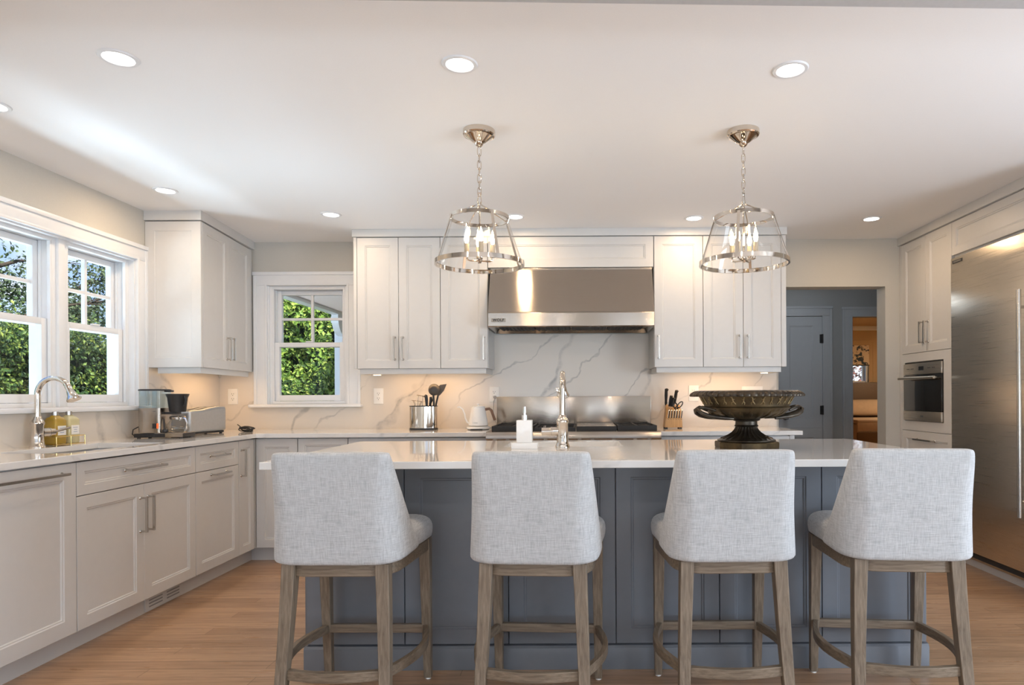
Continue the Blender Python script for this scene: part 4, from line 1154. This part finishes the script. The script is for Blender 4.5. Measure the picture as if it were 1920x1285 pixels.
t = empty('toaster', (-2.665, 4.60, .915), 'wide brushed steel long-slot toaster between the coffee maker and the wall corner', 'toaster', None, math.radians(82))
silver = plain('silver toaster shell', (.50, .515, .53), .40, .85, var=.03)
bm = B()
prof = [(-.185, .166), (-.13, .168), (-.06, .170), (-.01, .177), (.05, .187), (.12, .192), (.17, .191), (.185, .184)]
prism(bm, [(-.185, .018)] + prof + [(.185, .018)], -.082, .082, 'y'); sh = obj('shell', bm, silver, t, local=True, bevel=.016, smooth=50)
bm = B()
for y in (-.038, .022):
    bm = B(); prism(bm, [(-.15, .160), (-.15, .1682), (-.06, .1707), (-.01, .1778), (.05, .1876), (.12, .1926), (.15, .1921), (.15, .160)], y, y + .018, 'y'); obj('slot', bm, M['dark'], sh, local=True)
bm = B(); box(bm, -.17, .17, -.072, .072, .006, .0185, .003); obj('base', bm, M['black'], t, local=True)
bm = B()
for y in (-.048, .018): box(bm, -.190, -.1845, y, y + .034, .058, .064, .001)
box(bm, -.200, -.1845, -.052, -.012, .042, .050, .002); box(bm, -.200, -.1845, .014, .054, .042, .050, .002); obj('lift_lever', bm, M['chrome'], t, local=True)
bm = B(); box(bm, -.1862, -.1848, -.022, .022, .125, .128); obj('maker_mark', bm, M['pull'], t, local=True)
for x in (-.15, .15):
    for y in (-.06, .06):
        bm = B(); cyl(bm, (x, y, 0), (x, y, .0062), .010, None, 12); obj('foot', bm, M['black'], t, local=True)
bm = B(); pts = []
for k in range(64):
    a = 2 * PI * k / 13.0
    pts.append((-2.455 + (.058 - .002 * (k % 7)) * math.cos(a + .2 * math.sin(k * .31)), 4.86 + .020 * math.sin(k * .41), .9195 + .018 + .016 * math.sin(a) * (.75 + .25 * math.sin(k * .23)) + .006 * math.sin(k * .17)))
pts += [(-2.50, 4.86, .950), (-2.525, 4.88, .962), (-2.545, 4.89, .972)]
sm = []
for i in range(len(pts) - 1):
    for j in range(3):
        s = j / 3; sm.append(tuple(pts[i][q] * (1 - s) + pts[i + 1][q] * s for q in range(3)))
tube(bm, sm, .0036, 6)
tag(obj('power_cord', bm, M['black'], smooth=80), 'black bundled power cord lying on the counter in the corner', 'cord')

# ---------------------------------------------------------------- utensil holder and utensils
HX, HY, HZ = -1.19, 5.05, .915
def oval(a, b, n=40): return [(HX + a * math.copysign(abs(math.cos(2 * PI * k / n)) ** .75, math.cos(2 * PI * k / n)), HY + b * math.copysign(abs(math.sin(2 * PI * k / n)) ** .9, math.sin(2 * PI * k / n))) for k in range(n)]
t = empty('utensil_holder', (HX, HY, HZ), 'oval polished steel utensil holder on the back counter', 'utensil holder')
bm = B(); o1, o2 = oval(.107, .058), oval(.104, .055)
loft(bm, [[(*p, HZ + .014) for p in o1], [(*p, HZ + .178) for p in o1], [(*p, HZ + .178) for p in o2], [(*p, HZ + .02) for p in o2]]); obj('cylinder', bm, M['nickel'], t)
bm = B(); loft(bm, [[(*p, HZ) for p in oval(.1085, .0595)], [(*p, HZ + .0138) for p in oval(.1085, .0595)]]); obj('base', bm, M['black'], t)
bm = B(); a, b = oval(.1085, .0595), oval(.100, .051)
R = [[bm.verts.new((*p, z)) for p in q] for q, z in ((a, HZ + .1785), (a, HZ + .184), (b, HZ + .184), (b, HZ + .1785))]
for i in range(4):
    for k in range(40): bm.faces.new((R[i][k], R[i][(k + 1) % 40], R[(i + 1) % 4][(k + 1) % 40], R[(i + 1) % 4][k]))
obj('rim', bm, M['black'], t)
def utensil(name, label, cat='utensil'): return empty(name, (HX, HY, HZ + .03), label, cat, 'utensils in the steel holder')
wire = M['nickel']
t = utensil('potato_masher', 'steel wire masher leaning left in the utensil holder')
bm = B(); z0 = HZ + .04
for y in (-.012, .012):
    tube(bm, [(HX - .068, HY + y, z0), (HX - .066, HY + y, HZ + .195), (HX - .078, HY + y * 1.5, HZ + .225)], .0022, 7)
    tube(bm, [(HX - .020, HY + y, z0), (HX - .026, HY + y, HZ + .195), (HX - .014, HY + y * 1.5, HZ + .217)], .0022, 7)
obj('stem', bm, wire, t)
bm = B(); zz = [(HX - .088 + .011 * k, HY + (-.03 if k % 2 else .03), HZ + .226 - .0014 * k) for k in range(9)]
tube(bm, zz, .0024, 7); tube(bm, [(HX - .088, HY + .03, HZ + .226), (HX - .088, HY - .03, HZ + .226)], .0024, 7); obj('mashing_grid', bm, wire, t)
t = utensil('cooling_tongs', 'thin steel wire tongs standing behind the wire masher in the holder')
bm = B()
for x in (-.055, -.018): tube(bm, [(HX + x, HY + .02, z0), (HX + x + .004, HY + .02, HZ + .20), (HX + x + .010, HY + .02, HZ + .262)], .0023, 7)
obj('arms', bm, wire, t)
bm = B(); tube(bm, [(HX - .056, HY + .02, HZ + .266), (HX - .030, HY + .02, HZ + .262), (HX + .010, HY + .02, HZ + .252)], .004, 8); obj('bridge', bm, wire, t)
t = utensil('peeler', 'black-handled peeler with a thick grip in the middle of the holder')
bm = B(); tube(bm, [(HX + .026, HY - .01, z0), (HX + .026, HY - .01, HZ + .19), (HX + .024, HY - .01, HZ + .235), (HX + .020, HY - .01, HZ + .262), (HX + .022, HY - .01, HZ + .270)], [.009, .009, .012, .013, .006], 12); obj('handle', bm, M['black'], t)
t = utensil('pizza_cutter', 'short black rounded utensil grip behind the peeler in the holder')
bm = B(); tube(bm, [(HX + .048, HY + .012, z0), (HX + .048, HY + .012, HZ + .20), (HX + .056, HY + .012, HZ + .225), (HX + .052, HY + .012, HZ + .252)], [.008, .009, .014, .009], 12); obj('handle', bm, M['black'], t)
grey = plain('dark grey nylon', (.075, .070, .068), .45)
t = utensil('ladle', 'dark grey ladle with a round bowl raised above the holder')
bm = B(); tube(bm, [(HX + .086, HY - .012, z0), (HX + .082, HY - .012, HZ + .20), (HX + .078, HY - .014, HZ + .275)], [.007, .0075, .008], 10); obj('handle', bm, M['black'], t)
bm = B(); lathe(bm, [(.044, .018), (.046, .012), (.042, -.012), (.026, -.030), (0, -.038), ], (0, 0, 0), 24); lathe(bm, [(.044, .018), (.038, -.008), (.022, -.026), (0, -.033)], (0, 0, 0), 24)
bmesh.ops.rotate(bm, verts=bm.verts, cent=(0, 0, 0), matrix=Matrix.Rotation(math.radians(-78), 3, 'X')); bmesh.ops.rotate(bm, verts=bm.verts, cent=(0, 0, 0), matrix=Matrix.Rotation(math.radians(-12), 3, 'Y'))
bmesh.ops.rotate(bm, verts=bm.verts, cent=(0, 0, 0), matrix=Matrix.Rotation(PI, 3, 'Z')) if False else None
bmesh.ops.translate(bm, verts=bm.verts, vec=(HX + .080, HY + .005, HZ + .305)); obj('ladle_bowl', bm, grey, t)
t = utensil('spatula', 'dark grey angled turner blade behind the ladle in the holder')
bm = B(); tube(bm, [(HX + .070, HY + .030, z0), (HX + .090, HY + .033, HZ + .20), (HX + .104, HY + .036, HZ + .262)], [.006, .007, .007], 10); obj('handle', bm, M['black'], t)
bm = B(); prism(bm, [(HX + .096, HZ + .258), (HX + .116, HZ + .262), (HX + .150, HZ + .300), (HX + .172, HZ + .352), (HX + .120, HZ + .345), (HX + .100, HZ + .320)], HY + .034, HY + .038, 'y'); obj('blade', bm, grey, t, bevel=.001)

# ---------------------------------------------------------------- kettle
KX, KY = -.765, 5.02
t = empty('electric_kettle', (KX, KY, .915), 'white gooseneck electric kettle with wooden handle on its base, left of the range', 'kettle')
KC = (KX, KY, .915)
bm = B(); lathe(bm, [(0, .004), (.086, .004), (.092, .010), (.090, .020), (.074, .026), (0, .027)], KC, 40); bs = obj('base', bm, M['ceramic'], t)
bm = B(); lathe(bm, [(0, 0), (.080, 0), (.080, .004), (0, .004)], KC, 32); box(bm, KX - .045, KX + .045, KY - .0935, KY - .086, .9165, .923); obj('base_foot', bm, M['black'], bs)
bm = B(); lathe(bm, [(0, .030), (.072, .030), (.075, .034), (.074, .042), (.052, .168), (.049, .174), (0, .175)], KC, 44); bd = obj('body', bm, M['ceramic'], t)
bm = B(); box(bm, KX - .032, KX + .006, KY - .0735, KY - .0715, .966, .969); obj('maker_mark', bm, M['pull'], bd)
bm = B(); lathe(bm, [(0, .1752), (.046, .1752), (.046, .179), (.012, .182), (.006, .186), (.011, .192), (.010, .197), (0, .199)], KC, 30); obj('lid', bm, M['ceramic'], t)
bm = B(); tube(bm, [(KX - .064, KY, .960), (KX - .085, KY, .972), (KX - .098, KY, 1.000), (KX - .104, KY, 1.035), (KX - .118, KY, 1.070), (KX - .142, KY, 1.090), (KX - .160, KY, 1.086)], [.0085, .0075, .0068, .0062, .0058, .0055, .005], 12); obj('spout', bm, M['ceramic'], t)
bm = B(); strip(bm, [(KX + .050, KY, 1.068), (KX + .085, KY, 1.074), (KX + .100, KY, 1.062), (KX + .128, KY, .985)], .010, .008, (0, 1, 0)); obj('handle', bm, M['walnut'], t, bevel=.003)
bm = B(); tube(bm, [(KX + .075, KY + .03, .925), (KX + .115, KY + .06, .925), (KX + .128, KY + .10, .95), (KX + .095, KY + .16, 1.02), (KX + .092, KY + .195, 1.12), (KX + .105, KY + .195, 1.158)], .003, 7); cyl(bm, (KX + .105, YB - .028, 1.160), (KX + .105, YB - .0215, 1.160), .014, .012, 14); obj('power_cord', bm, plain('grey cord', (.35, .34, .33), .5), t)

# ---------------------------------------------------------------- knife block
NX, NY = .728, 5.06
t = empty('knife_block', (NX, NY, .915), 'beech knife block standing on the counter right of the range', 'knife block')
bm = B()
prism(bm, [(NY - .055, .924), (NY - .055, .990), (NY - .030, 1.022), (NY + .00, 1.060), (NY + .055, 1.095), (NY + .075, 1.095), (NY + .060, .924)], NX - .068, NX + .068, 'x')
for v in bm.verts:
    if v.co.z > .95 and v.co.x < NX: v.co.x += .020 * min(1, (v.co.z - .924) / .17)
    if v.co.z > .95 and v.co.x > NX: v.co.x -= .004
bl = obj('block', bm, M['block'], t, bevel=.002)
bm = B()
for k in range(6):
    x = NX - .040 + k * .0195
    cyl(bm, (x, NY - .0560, .986), (x, NY - .0548, .986), .0028, None, 8)
obj('slots', bm, M['dark'], bl)
for x in (-.055, .055):
    for y in (-.04, .045):
        bm = B(); box(bm, NX + x - .010, NX + x + .010, NY + y - .010, NY + y + .010, .915, .9238, .001); obj('foot', bm, M['black'], t)
order = ['first', 'second', 'third', 'fourth', 'fifth', 'sixth']
for k in range(6):
    x = NX - .040 + k * .0195
    t = empty('steak_knife', (x, NY - .05, .99), 'black-handled steak knife in the front row of the block, %s counted from the range side' % order[k], 'knife', 'steak knives in the knife block')
    bm = B(); strip(bm, [(x, NY - .044, .995), (x + .002, NY - .060, 1.030), (x + .003, NY - .070, 1.052)], .0055, .007, (0, 1, .3)); obj('handle', bm, M['black'], t, bevel=.002)
    bm = B(); strip(bm, [(x - .0045, NY - .0525, .996), (x - .0025, NY - .0685, 1.032), (x - .0015, NY - .078, 1.054)], .0022, .0016, (0, 1, .3)); boxm(bm, Matrix.Translation((x + .003, NY - .0715, 1.057)) @ Matrix.Rotation(.42, 4, 'X'), .012, .015, .008, .002); obj('bolster', bm, M['chrome'], t)
def big_knife(x, y, z, L, r, lean, label, name='kitchen_knife'):
    t = empty(name, (x, y, z), label, 'knife', 'large knives in the knife block')
    bm = B(); d = Vector((lean, -.36, 1)).normalized(); p = Vector((x, y, z))
    tube(bm, [p, p + d * L * .2, p + d * L * .55, p + d * L * .82, p + d * L * .95 + Vector((.004, 0, 0)), p + d * L + Vector((.004, 0, 0))], [r * .85, r * .8, r, r * .95, r * 1.25, r * .6], 12, flat=.7); obj('handle', bm, M['black'], t)
    bm = B(); cyl(bm, p - d * .012, p + d * .001, r * .7, None, 10); obj('bolster', bm, M['chrome'], t)
big_knife(NX - .044, NY + .052, 1.104, .125, .0125, -.02, 'tallest black knife handle in the block, next to the range')
big_knife(NX - .020, NY + .026, 1.088, .085, .0115, .12, 'mid-length black knife handle beside the tallest one in the block')
big_knife(NX - .006, NY + .018, 1.083, .074, .0105, .16, 'short black knife handle in the middle of the block')
big_knife(NX + .022, NY + .046, 1.104, .112, .0125, .10, 'thick black knife handle with a hooked end, behind the scissors')
t = empty('kitchen_scissors', (NX + .04, NY - .01, 1.07), 'black-handled scissors with an open finger loop in the knife block', 'scissors')
bm = B(); q = Vector((NX + .055, NY - .016, 1.096))
tube(bm, [q + Vector((.020 * math.cos(a) * .8 + .014 * math.sin(a), 0, .024 * math.sin(a))) for a in [2 * PI * k / 18 for k in range(18)]], .0042, 8, closed=True)
tube(bm, [(NX + .026, NY - .008, 1.055), (NX + .036, NY - .014, 1.068), (NX + .046, NY - .016, 1.078)], .006, 8); obj('right_loop', bm, M['black'], t)
bm = B(); q = Vector((NX + .016, NY - .022, 1.092))
tube(bm, [q + Vector((.015 * math.cos(a), 0, .019 * math.sin(a))) for a in [2 * PI * k / 16 for k in range(16)]], .0048, 8, closed=True); tube(bm, [(NX + .018, NY - .006, 1.052), (NX + .016, NY - .020, 1.072)], .006, 8); obj('left_loop', bm, M['black'], t)
bm = B(); box(bm, NX + .016, NX + .030, NY - .008, NY - .004, 1.040, 1.060); obj('blade', bm, M['chrome'], t)

# ---------------------------------------------------------------- outlets
def outlet(x, z, label, gangs=1, kind='outlet', y=YB - .014):
    t = empty('wall_outlet' if kind == 'outlet' else 'light_switch', (x, y, z), label, 'outlet' if kind == 'outlet' else 'switch', 'cover plates on the stone splashback')
    bm = B(); w = .039 if gangs == 1 else .085; box(bm, x - w, x + w, y - .006, y, z - .062, z + .062, .002); pl = obj('cover_plate', bm, M['plastic'], t)
    if kind == 'outlet':
        bm = B(); box(bm, x - .018, x + .018, y - .0075, y - .0061, z - .036, z + .036, .0005); rc = obj('receptacle', bm, M['plastic'], t)
        bm = B()
        for s in (-.019, .019):
            box(bm, x - .0085, x - .0062, y - .0079, y - .0075, z + s - .002, z + s + .008); box(bm, x + .0062, x + .0085, y - .0079, y - .0075, z + s - .002, z + s + .008)
            cyl(bm, (x, y - .0075, z + s - .009), (x, y - .0079, z + s - .009), .003, None, 10)
        obj('slots', bm, M['slot'], rc)
    else:
        for k in range(gangs):
            cx2 = x + (k - (gangs - 1) / 2) * .046
            bm = B(); box(bm, cx2 - .0165, cx2 + .0165, y - .0085, y - .0061, z - .034, z + .034, .001); obj('rocker', bm, M['plastic'], t)
outlet(-2.748, 1.178, 'white wall outlet in the corner below the corner cabinet, above the toaster')
outlet(-1.589, 1.176, 'white wall outlet between the back window and the utensil holder')
outlet(-.668, 1.184, 'white wall outlet with the kettle plug, beside the range back panel')
outlet(.920, 1.185, 'white wall outlet between the knife block and the urn')
outlet(1.385, 1.175, 'wide white switch plate partly hidden behind the urn', 3, 'switch')
# ---------------------------------------------------------------- bedroom seen through the hall
brown = plain('brown leather', (.075, .033, .014), .45, bump=.1, bscale=60, var=.12)
beige = plain('beige bed linen', (.56, .44, .34), .85, bump=.2, bscale=18, var=.05)
throw = plain('brown blanket', (.16, .095, .045), .9, bump=.2, bscale=120, var=.12)
t = empty('bed', (5.05, 10.5, 0), 'bed with a brown upholstered headboard seen through the far doorway', 'bed')
bm = B(); box(bm, 4.05, 6.05, 11.55, 11.66, .0, 1.385, .03); obj('headboard', bm, brown, t)
bm = B(); box(bm, 4.08, 6.02, 9.62, 11.55, .0, .42, .02); obj('bed_base', bm, brown, t)
bm = B(); box(bm, 4.09, 6.01, 9.60, 11.54, .421, .74, .05); obj('mattress', bm, beige, t)
bm = B(); box(bm, 4.07, 6.03, 9.56, 10.6, .741, .80, .025); box(bm, 4.07, 6.03, 9.56, 9.599, .62, .76, .012); obj('blanket', bm, beige, t)
bm = B(); box(bm, 4.055, 6.045, 9.535, 9.558, .12, .62, .008); obj('bed_skirt', bm, throw, t)
bm = B(); rows = []
for s in (-1, -.85, -.4, 0, .4, .85, 1):
    k = max(.12, (1 - abs(s) ** 4))
    rows.append([(5.05 + s * .72, 11.38 - .10 * k * math.cos(a) + .03 * math.sin(a), .945 + .145 * (.6 + .4 * k) * math.sin(a)) for a in [2 * PI * j / 14 for j in range(14)]])
loft(bm, rows); tag(obj('pillow', bm, beige, subsurf=1, smooth=80), 'long beige pillow propped against the brown headboard', 'pillow')
bm = B()
def wire(pts): tube(bm, pts, .011, 7, closed=True)
wire([(5.04, 10.0, .815), (5.16, 10.0, .815), (5.19, 10.0, .90), (5.14, 10.0, .935), (5.03, 10.0, .915)])
wire([(5.17, 10.02, .815), (5.42, 10.02, .815), (5.42, 10.02, .895), (5.21, 10.02, .905)])
tube(bm, [(5.14, 10.0, .93), (5.21, 10.02, .90), (5.42, 10.02, .86)], .011, 7)
tag(obj('wire_tray', bm, M['iron'], smooth=80), 'dark wire frame lying on the bed beyond the doorway', 'tray')
SH = NT('patterned shade cloth').set(Roughness=.9)
_v = SH.coords((6, 6, 6)); _n = SH.noise(_v, 1.6, 3, .55, 1.2)
SH.color(SH.ramp(_n, [(.42, (.05, .08, .12)), (.47, (.13, .14, .15)), (.50, (.78, .66, .50)), (.7, (.80, .69, .53))]))
t = empty('roman_shade', (4.86, 11.86, 2.05), 'patterned roman shade half lowered over the bedroom window', 'window shade')
bm = B(); prism(bm, [(11.885, 2.06), (11.885, 1.72), (11.865, 1.70), (11.845, 1.715), (11.85, 1.74), (11.865, 1.76), (11.868, 2.06)], 4.46, 5.265, 'x'); obj('cloth', bm, SH.m, t)
bm = B(); box(bm, 4.46, 5.265, 11.848, 11.862, 1.690, 1.704); obj('trim_band', bm, M['slot'], t)

# ---------------------------------------------------------------- outdoors
GR = plain('lawn', (.07, .13, .03), .9, bump=.3, bscale=30, var=.3)
bm = B(); box(bm, -40, -3.05, -20, 40, -.35, -.2); box(bm, -3.05, 20, 12.2, 40, -.35, -.2); box(bm, -3.05, 1.05, 5.4, 12.2, -.35, -.2); struct('ground', bm, GR, smooth=0)
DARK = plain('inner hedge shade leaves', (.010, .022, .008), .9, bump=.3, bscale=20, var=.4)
YEW = leaf_mat('hedge leaves', [(0, (.018, .045, .014)), (.5, (.05, .105, .022)), (.8, (.14, .22, .038)), (1, (.34, .40, .08))])
ARB = leaf_mat('bright hedge leaves', [(0, (.035, .085, .010)), (.4, (.11, .21, .022)), (.75, (.24, .36, .045)), (1, (.42, .50, .10))])
TRE = leaf_mat('tree leaves', [(0, (.035, .065, .030)), (.5, (.085, .13, .055)), (1, (.17, .23, .10))])
RED = leaf_mat('red leaves', [(0, (.10, .02, .02)), (.5, (.26, .09, .06)), (1, (.55, .45, .40))])
BARK = plain('bark', (.07, .05, .035), .9, bump=.5, bscale=25, var=.3)

def leaves(bm, P, N, size, rng, mi=0, droop=.3):
    """folded leaf blades at points P facing roughly along N"""
    verts, faces = [], []
    for p, n in zip(P, N):
        d = rng.normal(size=3); d[2] -= droop; d -= n * (d @ n) * .6; d /= np.linalg.norm(d) + 1e-9
        s = np.cross(d, n + rng.normal(size=3) * .5); s /= np.linalg.norm(s) + 1e-9
        nn = np.cross(s, d)
        L = size * rng.uniform(.6, 1.3); w = L * .26
        i = len(verts)
        verts += [p, p + d * L * .5 + s * w + nn * L * .08, p + d * L, p + d * L * .5 - s * w + nn * L * .08]
        faces.append((i, i + 1, i + 2)); faces.append((i, i + 2, i + 3))
    V = [bm.verts.new(v) for v in verts]
    for f in faces: bm.faces.new([V[k] for k in f]).material_index = mi

def hedge(name, label, x0, x1, y0, y1, z1, side, n, size, mat, seed, sprays=True):
    """clipped hedge: a lumpy core wrapped in sprays of leaves on the faces in side"""
    rng = np.random.default_rng(seed)
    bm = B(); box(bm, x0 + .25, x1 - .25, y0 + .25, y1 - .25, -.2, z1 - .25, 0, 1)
    P, N = [], []
    def lump(a, b): return .14 * math.sin(a * 2.9 + seed) * math.sin(b * 3.7 + 1) + .09 * math.sin(a * 7.1 + b * 5.3) + .05 * math.sin(a * 13 - b * 11)
    m = max(1, n // 12)
    for _ in range(m):
        s = side[rng.integers(len(side))]
        a, z = rng.uniform(0, 1), rng.uniform(-.2, z1)
        if s == '+x': c = np.array([x1, y0 + a * (y1 - y0), z]); nr = np.array([1., 0, .25])
        elif s == '-y': c = np.array([x0 + a * (x1 - x0), y0, z]); nr = np.array([0, -1., .25])
        else: c = np.array([x0 + a * (x1 - x0), y0 + rng.uniform() * (y1 - y0), z1]); nr = np.array([.3, -.3, 1.])
        k = lump(c[0] + c[1], c[2] + c[1] * .3); c = c + nr * (k - rng.uniform(0, .22))
        # a drooping spray of a dozen leaves
        d = nr + rng.normal(size=3) * .55; d[2] -= .15; d /= np.linalg.norm(d)
        for q in range(12):
            P.append(c + d * .030 * q * size / .075 + rng.normal(size=3) * .022); N.append(nr / np.linalg.norm(nr))
    leaves(bm, P, N, size, rng)
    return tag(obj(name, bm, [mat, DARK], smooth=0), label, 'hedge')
hedge('hedge', 'dense dark green hedge filling the lower half of the sink windows', -8.6, -7.0, 1.5, 11.0, 2.10, ['+x', '+x', '+x', 'top'], 66000, .066, YEW, 2)
hedge('hedge', 'bright yellow-green hedge seen through the back window', -6.6, -2.6, 11.2, 12.6, 4.0, ['-y'], 30000, .085, ARB, 5)

def tree(label, base, h, crown, n, size, mat, seed, sparse=1.0, limbs=9):
    rng = np.random.default_rng(seed); rnd = random.Random(seed)
    b = Vector(base); t = empty('tree', base, label, 'tree', 'trees beyond the hedge')
    bm = B(); top = b + Vector((rnd.uniform(-.3, .3), rnd.uniform(-.3, .3), h))
    tube(bm, [b, b.lerp(top, .4) + Vector((.08, .05, 0)), b.lerp(top, .75), top], [.16, .12, .07, .015], 9)
    tips = []
    for k in range(limbs):
        s = .28 + .68 * k / limbs; p = b.lerp(top, s); a = k * 2.4 + rnd.uniform(-.4, .4); l = crown * (1.05 - .6 * s) * rnd.uniform(.8, 1.15)
        d = Vector((math.cos(a), math.sin(a), .35)); q = p + d * l * .55 + Vector((0, 0, .1)); e = p + d * l
        tube(bm, [p, q, e], [.05, .03, .010], 6); tips += [q, e, p.lerp(q, .5)]
        for j in range(4):
            a2 = a + rnd.uniform(-1, 1); e2 = q.lerp(e, rnd.uniform(.2, .9)); f = e2 + Vector((math.cos(a2), math.sin(a2), rnd.uniform(-.1, .5))) * l * .4
            tube(bm, [e2, f], [.014, .005], 5); tips += [f, e2.lerp(f, .5)]
    obj('trunk', bm, BARK, t, smooth=80)
    P, N = [], []
    for _ in range(n):
        c = tips[rng.integers(len(tips))]; o = rng.normal(size=3) * np.array([.30, .30, .20]) * sparse
        P.append(np.array(c) + o); v = o + np.array([0, 0, .3]); N.append(v / (np.linalg.norm(v) + 1e-9))
    bm = B(); leaves(bm, P, N, size, rng); obj('foliage', bm, mat, t, smooth=0)
tree('leafy green tree rising over the hedge in the right sink window', (-10.6, 13.4, -.2), 3.9, 1.9, 15000, .085, TRE, 11)
tree('dark spreading tree with open branches against the sky, beyond the mullion', (-10.0, 10.9, -.2), 5.6, 2.4, 3600, .085, TRE, 14, .9, 12)
tree('low green tree at the left edge of the window view', (-9.9, 8.4, -.2), 3.6, 1.7, 11000, .085, YEW, 17)
rng0 = np.random.default_rng(30)
t = empty('tree', (6.3, 15.2, -.2), 'small red-leaved tree outside the bedroom window', 'tree')
bm = B(); tube(bm, [(6.3, 15.2, -.2), (6.32, 15.2, 1.2), (6.3, 15.25, 2.2)], [.08, .06, .02], 8); obj('trunk', bm, BARK, t)
bm = B(); P = rng0.normal(size=(2600, 3)) * np.array([.8, .5, .6]) + np.array([6.3, 15.2, 1.7]); Nn2 = rng0.normal(size=(2600, 3)); leaves(bm, list(P), [q / np.linalg.norm(q) for q in Nn2], .10, rng0); obj('foliage', bm, RED, t, smooth=0)

# porch outside the back window
bm = B(); box(bm, -6.5, 1.05, YW2 + .02, 10.9, -.2, -.16); struct('ground_bounce_slab', bm, plain('pale bounce slab', (.80, .77, .72), .9, var=.05), smooth=0)  # unseen pale slab added to bounce sunlight onto the soffit
soff = plain('porch soffit paint', (.86, .74, .70), .8, var=.02)
t = empty('porch', (-2.0, 8.0, -.16), 'covered porch outside the back window with taupe soffit, white beam and post', 'porch')
bm = B(); box(bm, -3.53, 1.05, YW2 + .03, 10.6, 2.445, 2.60); obj('soffit', bm, soff, t)
bm = B(); box(bm, -3.66, -3.535, YW2 + .03, 10.6, 2.40, 2.62, .004); box(bm, -3.70, -3.66, YW2 + .03, 10.6, 2.50, 2.64, .003); obj('beam', bm, M['trim'], t)
bm = B(); box(bm, -3.71, -3.49, 10.0, 10.22, -.16, 2.40, .004); box(bm, -3.77, -3.43, 9.94, 10.28, -.16, .15, .006); box(bm, -3.75, -3.45, 9.96, 10.26, 2.30, 2.3995, .006); obj('post', bm, M['trim'], t)
bm = B()
cv = [(10.0, 2.10)] + [(10.0 - .28 * math.sin(a), 2.10 + .27 * (1 - math.cos(a))) for a in [PI / 2 * k / 8 for k in range(1, 9)]] + [(9.72, 2.3995), (10.0, 2.3995)]
prism(bm, cv, -3.65, -3.55, 'x'); obj('bracket', bm, M['trim'], t)
bm = B()
cv = [(10.0, 1.18)] + [(10.0 - .30 * math.sin(a), 1.18 - .30 * (1 - math.cos(a))) for a in [PI / 2 * k / 8 for k in range(1, 9)]] + [(9.70, -.16), (10.0, -.16)]
prism(bm, cv, -3.65, -3.55, 'x'); obj('flared_base', bm, M['trim'], t)
